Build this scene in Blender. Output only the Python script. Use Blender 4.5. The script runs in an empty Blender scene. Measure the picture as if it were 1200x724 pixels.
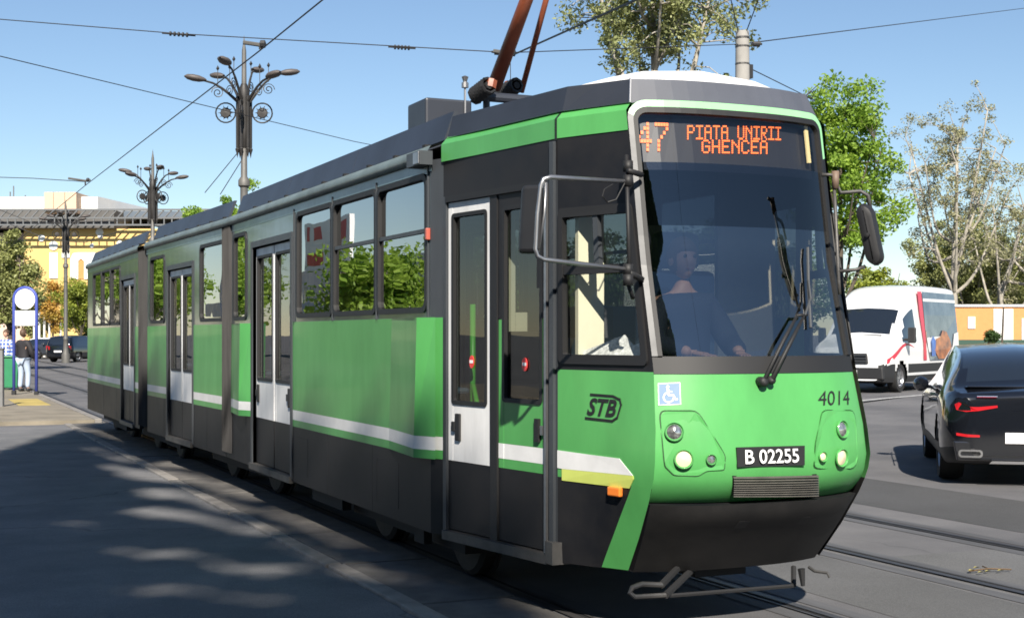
import bpy, bmesh, math, random
import numpy as np
from mathutils import Vector, Matrix
R = math.radians
rnd = random.Random(7)
sc = bpy.context.scene
COL = sc.collection

# ------------------------------------------------------------------ camera, sky, sun, exposure
F, EYE, HY, CX = 1600.0, 1.72, 392.0, 600.0          # focal length / horizon measured on the 1200 px photograph
TH = math.atan(718.0 / F)                             # tram axis (+Y) against the viewing direction
CT, ST = math.cos(TH), math.sin(TH)
cam = bpy.data.cameras.new('camera'); camo = bpy.data.objects.new('camera', cam); COL.objects.link(camo)
camo.location = (0, 0, EYE); camo.rotation_euler = (R(90), 0, -TH)
cam.sensor_fit = 'HORIZONTAL'; cam.sensor_width = 36; cam.lens = 36 * F / 1200; cam.shift_y = 30 / 1200
cam.clip_start = 0.05; cam.clip_end = 6000
sc.camera = camo
SUN_EL, SUN_AZ = R(38), R(199.0)                      # azimuth clockwise from +Y
world = bpy.data.worlds.new('World'); sc.world = world; world.use_nodes = True
wn = world.node_tree.nodes; wl = world.node_tree.links
sky = wn.new('ShaderNodeTexSky'); sky.sky_type = 'NISHITA'; sky.sun_disc = False
sky.sun_elevation = SUN_EL; sky.sun_rotation = SUN_AZ
sky.air_density = 1.0; sky.dust_density = 0.0; sky.ozone_density = 3.0; sky.altitude = 80
wl.new(sky.outputs[0], wn['Background'].inputs[0]); wn['Background'].inputs[1].default_value = 0.066
sl = bpy.data.lights.new('sun', 'SUN'); slo = bpy.data.objects.new('sun', sl); COL.objects.link(slo)
sl.energy = 5.0; sl.angle = R(0.53); sl.color = (1.0, 0.93, 0.82)
tosun = Vector((math.sin(SUN_AZ) * math.cos(SUN_EL), math.cos(SUN_AZ) * math.cos(SUN_EL), math.sin(SUN_EL)))
slo.rotation_euler = tosun.to_track_quat('Z', 'Y').to_euler()
sc.view_settings.view_transform = 'Standard'; sc.view_settings.look = 'None'
sc.view_settings.exposure = 0.88; sc.view_settings.gamma = 1.0
sc.cycles.filter_width = 1.7; sc.cycles.max_bounces = 8; sc.cycles.transparent_max_bounces = 16; sc.cycles.caustics_reflective = False; sc.cycles.caustics_refractive = False

# ------------------------------------------------------------------ measuring helpers (photo pixel -> place)
def ray(x):
    a = (x - CX) / F
    return (a * CT + ST, CT - a * ST)
def at_Z(x, y, Z):
    r = ray(x); return Vector((r[0] * Z, r[1] * Z, EYE + (HY - y) * Z / F))
def gnd(x, y, z=0.0):
    Z = (EYE - z) * F / (y - HY); r = ray(x); return Vector((r[0] * Z, r[1] * Z, z))
def proj(p):
    Z = p[1] * CT + p[0] * ST; X = p[0] * CT - p[1] * ST
    return CX + F * X / Z, HY - (p[2] - EYE) * F / Z
AX = Vector((CT, -ST, 0)); AZ = Vector((ST, CT, 0)); UP = Vector((0, 0, 1))

# ------------------------------------------------------------------ materials
MATS = {}
def mat(name, col, rough=0.6, metal=0.0, var=0.0, vscale=4.0, bump=0.0, bscale=60.0, coat=0.0, spec=0.5, col2=None, stretch=None, emit=None, estr=0.0):
    if name in MATS: return MATS[name]
    m = bpy.data.materials.new(name); m.use_nodes = True
    nt = m.node_tree; n = nt.nodes; l = nt.links; b = n['Principled BSDF']
    b.inputs['Base Color'].default_value = (*col, 1); b.inputs['Roughness'].default_value = rough
    b.inputs['Metallic'].default_value = metal; b.inputs['Specular IOR Level'].default_value = spec
    b.inputs['Coat Weight'].default_value = coat; b.inputs['Coat Roughness'].default_value = 0.06
    if emit:
        b.inputs['Emission Color'].default_value = (*emit, 1); b.inputs['Emission Strength'].default_value = estr
    if var or bump:
        tc = n.new('ShaderNodeTexCoord'); mp = n.new('ShaderNodeMapping'); l.new(tc.outputs['Object'], mp.inputs[0])
        if stretch: mp.inputs['Scale'].default_value = stretch
    if var:
        nz = n.new('ShaderNodeTexNoise'); nz.inputs['Scale'].default_value = vscale; nz.inputs['Detail'].default_value = 7; nz.inputs['Roughness'].default_value = 0.62
        l.new(mp.outputs[0], nz.inputs[0])
        rp = n.new('ShaderNodeValToRGB'); rp.color_ramp.elements[0].position = 0.32; rp.color_ramp.elements[1].position = 0.7
        c2 = col2 or tuple(max(0, c * (1 - var)) for c in col)
        rp.color_ramp.elements[0].color = (*c2, 1); rp.color_ramp.elements[1].color = (*col, 1)
        l.new(nz.outputs[0], rp.inputs[0]); l.new(rp.outputs[0], b.inputs['Base Color'])
        mr = n.new('ShaderNodeMapRange'); mr.inputs[3].default_value = min(1, rough + 0.12); mr.inputs[4].default_value = max(0.02, rough - 0.05)
        l.new(nz.outputs[0], mr.inputs[0]); l.new(mr.outputs[0], b.inputs['Roughness'])
    if bump:
        bz = n.new('ShaderNodeTexNoise'); bz.inputs['Scale'].default_value = bscale; bz.inputs['Detail'].default_value = 5
        l.new(mp.outputs[0], bz.inputs[0]); bp = n.new('ShaderNodeBump'); bp.inputs['Strength'].default_value = bump; bp.inputs['Distance'].default_value = 0.02
        l.new(bz.outputs[0], bp.inputs['Height']); l.new(bp.outputs[0], b.inputs['Normal'])
    MATS[name] = m; return m
def glass(name, tint, ior=1.6, rough=0.0, wav=0.0):
    if name in MATS: return MATS[name]
    m = bpy.data.materials.new(name); m.use_nodes = True; nt = m.node_tree; n = nt.nodes; l = nt.links
    n.remove(n['Principled BSDF'])
    tr = n.new('ShaderNodeBsdfTransparent'); tr.inputs[0].default_value = (*tint, 1)
    gl = n.new('ShaderNodeBsdfGlossy'); gl.inputs['Roughness'].default_value = rough; gl.inputs[0].default_value = (1, 1, 1, 1)
    # reflectance of both faces of a pane, the same seen from either side
    f0 = 1.7 * ((ior - 1) / (ior + 1)) ** 2
    ge = n.new('ShaderNodeNewGeometry'); dt = n.new('ShaderNodeVectorMath'); dt.operation = 'DOT_PRODUCT'; l.new(ge.outputs['Incoming'], dt.inputs[0]); l.new(ge.outputs['Normal'], dt.inputs[1])
    def mth(op, a, b=None):
        q = n.new('ShaderNodeMath'); q.operation = op
        for i, v in enumerate((a, b)):
            if v is None: continue
            if isinstance(v, (int, float)): q.inputs[i].default_value = v
            else: l.new(v, q.inputs[i])
        return q.outputs[0]
    fr = mth('ADD', mth('MULTIPLY', mth('POWER', mth('SUBTRACT', 1.0, mth('ABSOLUTE', dt.outputs['Value'])), 4.6), 1 - f0), f0)
    mx = n.new('ShaderNodeMixShader'); l.new(fr, mx.inputs[0]); l.new(tr.outputs[0], mx.inputs[1]); l.new(gl.outputs[0], mx.inputs[2])
    if wav:
        tc = n.new('ShaderNodeTexCoord'); bz = n.new('ShaderNodeTexNoise'); bz.inputs['Scale'].default_value = 1.6; bz.inputs['Detail'].default_value = 1
        l.new(tc.outputs['Object'], bz.inputs[0]); bp = n.new('ShaderNodeBump'); bp.inputs['Strength'].default_value = wav; bp.inputs['Distance'].default_value = 0.05
        l.new(bz.outputs[0], bp.inputs['Height']); l.new(bp.outputs[0], gl.inputs['Normal'])
    l.new(mx.outputs[0], n['Material Output'].inputs[0]); MATS[name] = m; return m
def leafmat(name, col, col2, trans=0.35):
    if name in MATS: return MATS[name]
    m = bpy.data.materials.new(name); m.use_nodes = True; nt = m.node_tree; n = nt.nodes; l = nt.links
    b = n['Principled BSDF']; b.inputs['Roughness'].default_value = 0.55
    tc = n.new('ShaderNodeTexCoord'); nz = n.new('ShaderNodeTexNoise'); nz.inputs['Scale'].default_value = 0.9; nz.inputs['Detail'].default_value = 4
    l.new(tc.outputs['Object'], nz.inputs[0]); rp = n.new('ShaderNodeValToRGB')
    rp.color_ramp.elements[0].position = 0.35; rp.color_ramp.elements[1].position = 0.65
    rp.color_ramp.elements[0].color = (*col2, 1); rp.color_ramp.elements[1].color = (*col, 1)
    l.new(nz.outputs[0], rp.inputs[0]); l.new(rp.outputs[0], b.inputs['Base Color'])
    t = n.new('ShaderNodeBsdfTranslucent'); l.new(rp.outputs[0], t.inputs[0]); mx = n.new('ShaderNodeMixShader'); mx.inputs[0].default_value = trans
    l.new(b.outputs[0], mx.inputs[1]); l.new(t.outputs[0], mx.inputs[2]); l.new(mx.outputs[0], n['Material Output'].inputs[0]); MATS[name] = m; return m

GREEN = mat('tram_green_paint', (0.090, 0.36, 0.100), 0.34, var=0.20, vscale=3.2, stretch=(1, 1, 0.35), coat=0.22, spec=0.3, bump=0.02, bscale=2.2)
GREEN_L = mat('pale_green_paint', (0.30, 0.66, 0.32), 0.35, var=0.15, vscale=3, coat=0.3)
BLACK = mat('tram_black_paint', (0.009, 0.010, 0.013), 0.42, var=0.35, vscale=3, coat=0.0, spec=0.22, bump=0.02, bscale=1.4, col2=(0.020, 0.019, 0.020))
WHITE = mat('white_stripe_paint', (0.78, 0.78, 0.78), 0.35, var=0.15, vscale=5, coat=0.3)
DOORW = mat('door_white_paint', (0.80, 0.80, 0.80), 0.45, var=0.22, vscale=5, stretch=(1, 1, 0.25))
YELLOW = mat('yellow_stripe_paint', (0.62, 0.70, 0.16), 0.4, var=0.12)
GREY = mat('grey_paint', (0.050, 0.056, 0.064), 0.45, var=0.3, vscale=4, stretch=(1, 1, 0.3))
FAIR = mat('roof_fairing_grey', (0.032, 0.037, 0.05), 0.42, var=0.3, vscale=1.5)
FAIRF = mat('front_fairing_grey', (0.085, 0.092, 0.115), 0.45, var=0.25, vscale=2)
GUTTER = mat('gutter_grey_green', (0.17, 0.215, 0.21), 0.45, var=0.4, vscale=3)
HEADER = mat('header_dark_teal', (0.055, 0.080, 0.098), 0.3, var=0.45, vscale=5, coat=0.8, stretch=(1, 1, 0.25))
RUBBER = mat('black_rubber', (0.012, 0.012, 0.013), 0.6)
DARK = mat('underframe_black', (0.010, 0.010, 0.011), 0.8)
STEEL = mat('brushed_steel', (0.42, 0.42, 0.43), 0.38, metal=0.9, var=0.3, vscale=8)
CHROME = mat('chrome', (0.75, 0.75, 0.76), 0.12, metal=1.0)
SILL = mat('sill_steel', (0.12, 0.115, 0.11), 0.5, metal=0.5, var=0.5, vscale=6)
BELLOW = mat('bellows_rubber', (0.042, 0.040, 0.040), 0.75, var=0.45, vscale=4, stretch=(3, 3, 0.4))
CREAM = mat('interior_cream', (0.55, 0.50, 0.36), 0.5, var=0.15)
FLOORM = mat('interior_floor', (0.05, 0.05, 0.055), 0.7)
SEATM = mat('seat_plastic', (0.05, 0.09, 0.14), 0.5)
POLEG = mat('handrail_green', (0.10, 0.50, 0.05), 0.35)
POLEY = mat('handrail_cream', (0.75, 0.62, 0.30), 0.35)
ORANGE = mat('orange_lens', (0.75, 0.20, 0.03), 0.25, coat=0.5)
RED = mat('red_sticker', (0.65, 0.05, 0.05), 0.4)
BLUE = mat('sign_blue', (0.06, 0.15, 0.58), 0.35, coat=0.3)
PUREW = mat('plain_white', (0.8, 0.8, 0.8), 0.4)
LED = mat('led_orange', (0.5, 0.08, 0.01), 0.5, emit=(1.0, 0.19, 0.04), estr=1.15)
SIGNB = mat('sign_black', (0.022, 0.022, 0.026), 0.35, var=0.2, vscale=2)
PANTO = mat('pantograph_red_oxide', (0.27, 0.07, 0.03), 0.45, var=0.35, vscale=6)
LENS = mat('headlight_lens', (0.7, 0.7, 0.68), 0.08, metal=0.75, var=0.7, vscale=35, col2=(0.08, 0.08, 0.08))
LENSC = mat('cream_lens', (0.78, 0.66, 0.46), 0.2, coat=0.6, var=0.2, vscale=20)
GL_SIDE = glass('side_window_glass', (0.18, 0.20, 0.20), 2.7, wav=0.03)
GL_DOOR = glass('door_glass', (0.45, 0.48, 0.46), 1.6, wav=0.03)
GL_WIND = glass('windscreen_glass', (0.40, 0.42, 0.43), 2.0)
GL_CAB = glass('cab_window_glass', (0.88, 0.9, 0.88), 1.35)
GL_BAND = glass('windscreen_tinted_band', (0.10, 0.12, 0.17), 1.65)

# ------------------------------------------------------------------ mesh builder
ORG = {}
class MB:
    def __init__(s, T=None): s.v = []; s.f = []; s.mi = []; s.mats = []; s.T = T
    def _m(s, m):
        if m not in s.mats: s.mats.append(m)
        return s.mats.index(m)
    def add(s, vs, fs, m):
        k = len(s.v); i = s._m(m)
        s.v += [Vector(v) for v in vs]
        for f in fs: s.f.append([k + q for q in f]); s.mi.append(i)
    def quad(s, a, b, c, d, m): s.add([a, b, c, d], [(0, 1, 2, 3)], m)
    def box(s, x0, x1, y0, y1, z0, z1, m):
        vs = [(x, y, z) for z in (z0, z1) for y in (y0, y1) for x in (x0, x1)]
        s.add(vs, [(0, 2, 3, 1), (4, 5, 7, 6), (0, 1, 5, 4), (2, 6, 7, 3), (0, 4, 6, 2), (1, 3, 7, 5)], m)
    def fbox(s, o, ax, ay, az, m):      # box spanned by three vectors from corner o
        o = Vector(o); ax = Vector(ax); ay = Vector(ay); az = Vector(az)
        vs = [o + ax * i + ay * j + az * k for k in (0, 1) for j in (0, 1) for i in (0, 1)]
        s.add(vs, [(0, 2, 3, 1), (4, 5, 7, 6), (0, 1, 5, 4), (2, 6, 7, 3), (0, 4, 6, 2), (1, 3, 7, 5)], m)
    def slab(s, pts, off, m):           # closed polygon pushed along off
        n = len(pts); off = Vector(off); a = [Vector(p) for p in pts]; vs = a + [p + off for p in a]
        fs = [tuple(range(n))[::-1], tuple(range(n, 2 * n))] + [(i, (i + 1) % n, n + (i + 1) % n, n + i) for i in range(n)]
        s.add(vs, fs, m)
    def tube(s, pts, r, m, n=8, caps=True):
        pts = [Vector(p) for p in pts]; rs = r if isinstance(r, (list, tuple)) else [r] * len(pts)
        rings = []; prev = None
        for i, p in enumerate(pts):
            d = (pts[min(i + 1, len(pts) - 1)] - pts[max(i - 1, 0)])
            d = d.normalized() if d.length > 1e-9 else Vector((0, 0, 1))
            if prev is None: u = d.orthogonal().normalized()
            else: u = prev - d * prev.dot(d); u = u.normalized() if u.length > 1e-6 else d.orthogonal().normalized()
            prev = u; w = d.cross(u)
            rings.append([p + (u * math.cos(2 * math.pi * k / n) + w * math.sin(2 * math.pi * k / n)) * rs[i] for k in range(n)])
        vs = [q for rg in rings for q in rg]; fs = []
        for i in range(len(pts) - 1):
            for k in range(n):
                fs.append((i * n + k, i * n + (k + 1) % n, (i + 1) * n + (k + 1) % n, (i + 1) * n + k))
        if caps: fs.append(tuple(range(n))[::-1]); fs.append(tuple((len(pts) - 1) * n + k for k in range(n)))
        s.add(vs, fs, m)
    def lathe(s, prof, m, c=(0, 0, 0), ax=(0, 0, 1), n=20):   # prof = [(r, h)] round axis ax through c
        ax = Vector(ax).normalized(); u = ax.orthogonal().normalized(); w = ax.cross(u); c = Vector(c)
        vs = []; fs = []
        for (r, h) in prof:
            for k in range(n):
                a = 2 * math.pi * k / n; vs.append(c + ax * h + (u * math.cos(a) + w * math.sin(a)) * r)
        for i in range(len(prof) - 1):
            for k in range(n): fs.append((i * n + k, i * n + (k + 1) % n, (i + 1) * n + (k + 1) % n, (i + 1) * n + k))
        fs.append(tuple(range(n))[::-1]); fs.append(tuple((len(prof) - 1) * n + k for k in range(n)))
        s.add(vs, fs, m)
    def islands(s, name, parent=None, **kw):            # one object per loose piece
        par = list(range(len(s.v)))
        def find(a):
            while par[a] != a: par[a] = par[par[a]]; a = par[a]
            return a
        for f in s.f:
            for q in f[1:]: par[find(q)] = find(f[0])
        groups = {}
        for f, m in zip(s.f, s.mi): groups.setdefault(find(f[0]), []).append((f, m))
        obs = []
        for fs in groups.values():
            b = MB(s.T); ids = sorted({q for f, _ in fs for q in f}); ix = {q: i for i, q in enumerate(ids)}; b.v = [s.v[q] for q in ids]; b.mats = list(s.mats); b.f = [[ix[q] for q in f] for f, _ in fs]; b.mi = [m for _, m in fs]
            obs.append(b.build(name, parent, **kw))
        return obs
    def build(s, name, parent=None, smooth=False, bevel=0.0, fix=True, origin=None, weld=0.0):
        me = bpy.data.meshes.new(name); o = Vector(origin) if origin is not None else ORG.get(parent.name, Vector((0, 0, 0))) if parent else Vector((0, 0, 0))
        vs = [(s.T(v) if s.T else v) - o for v in s.v]
        me.from_pydata([tuple(v) for v in vs], [], s.f)
        for m in s.mats: me.materials.append(m)
        me.polygons.foreach_set('material_index', s.mi)
        if weld:
            bm = bmesh.new(); bm.from_mesh(me); bmesh.ops.remove_doubles(bm, verts=bm.verts, dist=weld); bm.to_mesh(me); bm.free()
        if fix:
            bm = bmesh.new(); bm.from_mesh(me); bmesh.ops.recalc_face_normals(bm, faces=bm.faces); bm.to_mesh(me); bm.free()
        if smooth is True: me.polygons.foreach_set('use_smooth', [True] * len(me.polygons))
        me.update()
        ob = bpy.data.objects.new(name, me); COL.objects.link(ob)
        if smooth and smooth is not True: 
            me.polygons.foreach_set('use_smooth', [True] * len(me.polygons)); me.set_sharp_from_angle(angle=R(smooth))
        if bevel:
            b = ob.modifiers.new('bevel', 'BEVEL'); b.width = bevel; b.segments = 2; b.limit_method = 'ANGLE'; b.angle_limit = R(40)
        if parent: ob.parent = parent
        elif origin is not None: ob.location = o
        ORG[ob.name] = o
        return ob
def tag(o, label=None, cat=None, group=None, kind=None):
    if label: o['label'] = label
    if cat: o['category'] = cat
    if group: o['group'] = group
    if kind: o['kind'] = kind
    return o
def root(name, loc, label, cat, group=None, rz=0.0):
    e = bpy.data.objects.new(name, None); COL.objects.link(e); e.empty_display_size = 0.2
    e.location = loc; e.rotation_euler = (0, 0, rz); tag(e, label, cat, group)
    ORG[e.name] = Vector(loc) if rz == 0.0 else Vector((0, 0, 0)); return e
def lroot(name, loc, label, cat, group=None, rz=0.0):     # root whose parts are built in local coordinates
    e = root(name, loc, label, cat, group, rz); ORG[e.name] = Vector((0, 0, 0)); return e
def copy_tree(o, parent=None):
    c = o.copy(); COL.objects.link(c); c.parent = parent
    for ch in list(o.children): copy_tree(ch, c)
    return c
def text_geo(body, shear=0.0, bold=0.0):
    cu = bpy.data.curves.new('text', 'FONT'); cu.body = body; cu.shear = shear; cu.offset = bold; cu.resolution_u = 3
    ob = bpy.data.objects.new('text', cu); COL.objects.link(ob); dg = bpy.context.evaluated_depsgraph_get(); dg.update()
    me = bpy.data.meshes.new_from_object(ob.evaluated_get(dg))
    vs = [(v.co.x, v.co.y) for v in me.vertices]; fs = [tuple(p.vertices) for p in me.polygons]
    bpy.data.objects.remove(ob); bpy.data.curves.remove(cu); bpy.data.meshes.remove(me)
    x0 = min(v[0] for v in vs); x1 = max(v[0] for v in vs); y0 = min(v[1] for v in vs); y1 = max(v[1] for v in vs)
    return [((x - x0) / (x1 - x0), (y - y0) / (y1 - y0)) for x, y in vs], fs
def lerp(a, b, t): return a + (b - a) * t
def interp(tab, z):
    if z <= tab[0][0]: return tab[0][1:]
    for p, q in zip(tab, tab[1:]):
        if z <= q[0]:
            t = (z - p[0]) / (q[0] - p[0]); return tuple(lerp(a, b, t) for a, b in zip(p[1:], q[1:]))
    return tab[-1][1:]
# ------------------------------------------------------------------ ground, platform strip, tracks
def asphalt(name, col, dark, grain=140, crack=0.5, patch=0.35, tint=None):
    m = bpy.data.materials.new(name); m.use_nodes = True; nt = m.node_tree; n = nt.nodes; l = nt.links; b = n['Principled BSDF']
    b.inputs['Roughness'].default_value = 0.85; b.inputs['Specular IOR Level'].default_value = 0.35
    tc = n.new('ShaderNodeTexCoord')
    a = n.new('ShaderNodeTexNoise'); a.inputs['Scale'].default_value = patch; a.inputs['Detail'].default_value = 8; a.inputs['Roughness'].default_value = 0.6
    g = n.new('ShaderNodeTexNoise'); g.inputs['Scale'].default_value = grain; g.inputs['Detail'].default_value = 2
    l.new(tc.outputs['Object'], a.inputs[0]); l.new(tc.outputs['Object'], g.inputs[0])
    rp = n.new('ShaderNodeValToRGB'); rp.color_ramp.elements[0].position = 0.38; rp.color_ramp.elements[1].position = 0.62
    rp.color_ramp.elements[0].color = (*dark, 1); rp.color_ramp.elements[1].color = (*col, 1); l.new(a.outputs[0], rp.inputs[0])
    m1 = n.new('ShaderNodeMix'); m1.data_type = 'RGBA'; m1.blend_type = 'OVERLAY'; m1.inputs[0].default_value = 0.75
    l.new(rp.outputs[0], m1.inputs[6]); l.new(g.outputs[0], m1.inputs[7])
    w = n.new('ShaderNodeTexNoise'); w.inputs['Scale'].default_value = 1.2; w.inputs['Detail'].default_value = 4; l.new(tc.outputs['Object'], w.inputs[0])
    va = n.new('ShaderNodeVectorMath'); va.operation = 'ADD'; l.new(tc.outputs['Object'], va.inputs[0]); l.new(w.outputs[1], va.inputs[1])
    vo = n.new('ShaderNodeTexVoronoi'); vo.feature = 'DISTANCE_TO_EDGE'; vo.inputs['Scale'].default_value = 0.22; l.new(va.outputs[0], vo.inputs[0])
    cr = n.new('ShaderNodeMapRange'); cr.inputs[1].default_value = 0.0; cr.inputs[2].default_value = 0.006; cr.inputs[3].default_value = 1 - crack; cr.inputs[4].default_value = 1.0
    l.new(vo.outputs[0], cr.inputs[0])
    m2 = n.new('ShaderNodeMix'); m2.data_type = 'RGBA'; m2.blend_type = 'MULTIPLY'; m2.inputs[0].default_value = 1
    l.new(m1.outputs[2], m2.inputs[6]); l.new(cr.outputs[0], m2.inputs[7]); l.new(m2.outputs[2], b.inputs['Base Color'])
    bp = n.new('ShaderNodeBump'); bp.inputs['Strength'].default_value = 0.5; bp.inputs['Distance'].default_value = 0.006
    l.new(g.outputs[0], bp.inputs['Height']); l.new(bp.outputs[0], b.inputs['Normal'])
    return m
ROADM = asphalt('road_asphalt', (0.142, 0.139, 0.142), (0.098, 0.097, 0.102), crack=0.2, patch=0.55)
PAVEM = asphalt('pavement_asphalt', (0.17, 0.168, 0.172), (0.115, 0.117, 0.125), crack=0.4, patch=0.9)
SLABM = mat('concrete_slab', (0.15, 0.14, 0.13), 0.85, var=0.45, vscale=3.5, bump=0.3, bscale=90)
KERBM = mat('kerb_concrete', (0.27, 0.25, 0.23), 0.85, var=0.4, vscale=5, bump=0.3, bscale=80)
PLATM = mat('platform_paving', (0.27, 0.235, 0.18), 0.85, var=0.45, vscale=1.3, bump=0.25, bscale=60)
YELP = mat('worn_yellow_paint', (0.50, 0.38, 0.11), 0.8, var=0.4, vscale=3)
RAILM = mat('rail_steel', (0.13, 0.125, 0.125), 0.5, metal=0.6, var=0.5, vscale=9, stretch=(4, 0.15, 1))
GROOVE = mat('rail_groove', (0.006, 0.006, 0.007), 0.9)
PAINTW = mat('road_paint', (0.55, 0.55, 0.54), 0.7, var=0.5, vscale=6)
SEAL = mat('bitumen_seal', (0.115, 0.115, 0.12), 0.7, var=0.45, vscale=2, stretch=(3, 0.3, 1))
def gz(d): return 0.2 * min(1, max(0, (d - 13) / 9.5))
g = MB(); xs = [-1500, -60, -20, 0, 6, 13, 14.9, 16.8, 18.7, 20.6, 22.5, 60, 1500]; ys = [-600, -60, 0, 20, 40, 80, 160, 500, 2500]
g.add([(x, y, gz(x)) for y in ys for x in xs], [(j * len(xs) + i, j * len(xs) + i + 1, (j + 1) * len(xs) + i + 1, (j + 1) * len(xs) + i) for j in range(len(ys) - 1) for i in range(len(xs) - 1)], ROADM)
tag(g.build('road'), kind='structure')
p = MB(); p.box(-30, 2.86, -40, 27.2, -0.2, 0.012, PAVEM); tag(p.build('pavement'), kind='structure')
plat = root('tram_platform', (3, 10, 0), None, None); tag(plat, kind='structure')
y = 1.6; kr = random.Random(3)
while y < 27:
    L = 1.62
    k = MB(); j = kr.uniform(-0.012, 0.012); k.box(2.86 + j, 2.99 + j, y + 0.012, y + L - 0.012, -0.1, 0.036 + kr.uniform(-0.007, 0.007), KERBM); k.build('kerb_stone', plat, bevel=0.012)
    k = MB(); k.box(3.0, 3.66, y + 0.015, y + L - 0.015, -0.1, 0.026 + kr.uniform(-0.006, 0.006), SLABM); k.build('concrete_slab', plat, bevel=0.01)
    y += L
p = MB(); p.box(-20, 3.42, 27.2, 44, -0.1, 0.09, PLATM); p.build('paving', plat)
p = MB(); a = gnd(55, 481, 0.09); b = gnd(82, 470, 0.09); p.box(2.5, 3.2, 33.2, 36.6, 0.05, 0.094, YELP); p.build('worn_yellow_patch', plat)
y = 27.2
while y < 43.9:
    k = MB(); k.box(3.425, 3.56, y + 0.012, y + 1.4 - 0.012, -0.1, 0.105, KERBM); k.build('kerb_stone', plat, bevel=0.012); y += 1.4
trk = root('tram_track', (6, 20, 0), None, None); tag(trk, kind='structure')
for c0, sgn in ((3.745, 1), (5.18, -1), (6.80, 1), (8.235, -1)):
    r = MB(); off = 0.004
    x0 = c0 - 0.03; pts = [(x0, x0 + 0.06, 0.010, RAILM)]
    gx = (c0 + 0.03, c0 + 0.075) if sgn > 0 else (c0 - 0.075, c0 - 0.03)
    lx = (c0 + 0.075, c0 + 0.095) if sgn > 0 else (c0 - 0.095, c0 - 0.075)
    for (u0, u1, z, m) in ((x0, x0 + 0.06, 0.012, RAILM), (gx[0], gx[1], 0.006, GROOVE), (lx[0], lx[1], 0.011, RAILM)):
        r.quad((u0, -30, z), (u1, -30, z), (u1, 160, z), (u0, 160, z), m)
    r.build('rail', trk)
    e = MB()
    for (u0, u1) in ((c0 - 0.24, c0 - 0.1), (c0 + 0.1, c0 + 0.22)): e.quad((u0, -30, 0.004), (u1, -30, 0.004), (u1, 160, 0.004), (u0, 160, 0.004), SEAL)
    e.build('joint_sealing', trk)
m = MB(); a = gnd(1003, 470, 0.2); b = gnd(1090, 462, 0.2); d = (b - a).normalized(); nrm = Vector((-d.y, d.x, 0)) * 0.09; a.z = b.z = 0.2065
m.quad(a - nrm - d * 4, b - nrm + d * 14, b + nrm + d * 14, a + nrm - d * 4, PAINTW); tag(m.build('road_marking'), kind='structure')

pr_ = random.Random(9)
for (x0, x1, y0, y1, tone) in ((8.9, 10.6, 9.0, 13.5, 0.075), (5.55, 6.5, 3.0, 9.5, 0.12), (9.4, 12.2, 17.0, 19.2, 0.16), (14.0, 17.0, 22.0, 23.4, 0.085), (5.3, 6.6, 12.5, 30.0, 0.085), (7.0, 8.0, 5.0, 8.4, 0.14)):
    m = MB(); e_ = [(x0 + pr_.uniform(-.05, .05), y0), (x1, y0 + pr_.uniform(-.1, .1)), (x1 + pr_.uniform(-.05, .05), y1), (x0, y1 + pr_.uniform(-.1, .1))]
    m.add([(x, y, gz(x) + 0.0025) for x, y in e_], [(0, 1, 2, 3)], asphalt('patch_asphalt_%d' % int(tone * 1000), (tone, tone, tone * 1.02), (tone * 0.75,) * 3, crack=0.0)); tag(m.build('asphalt_patch'), kind='structure')
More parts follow.
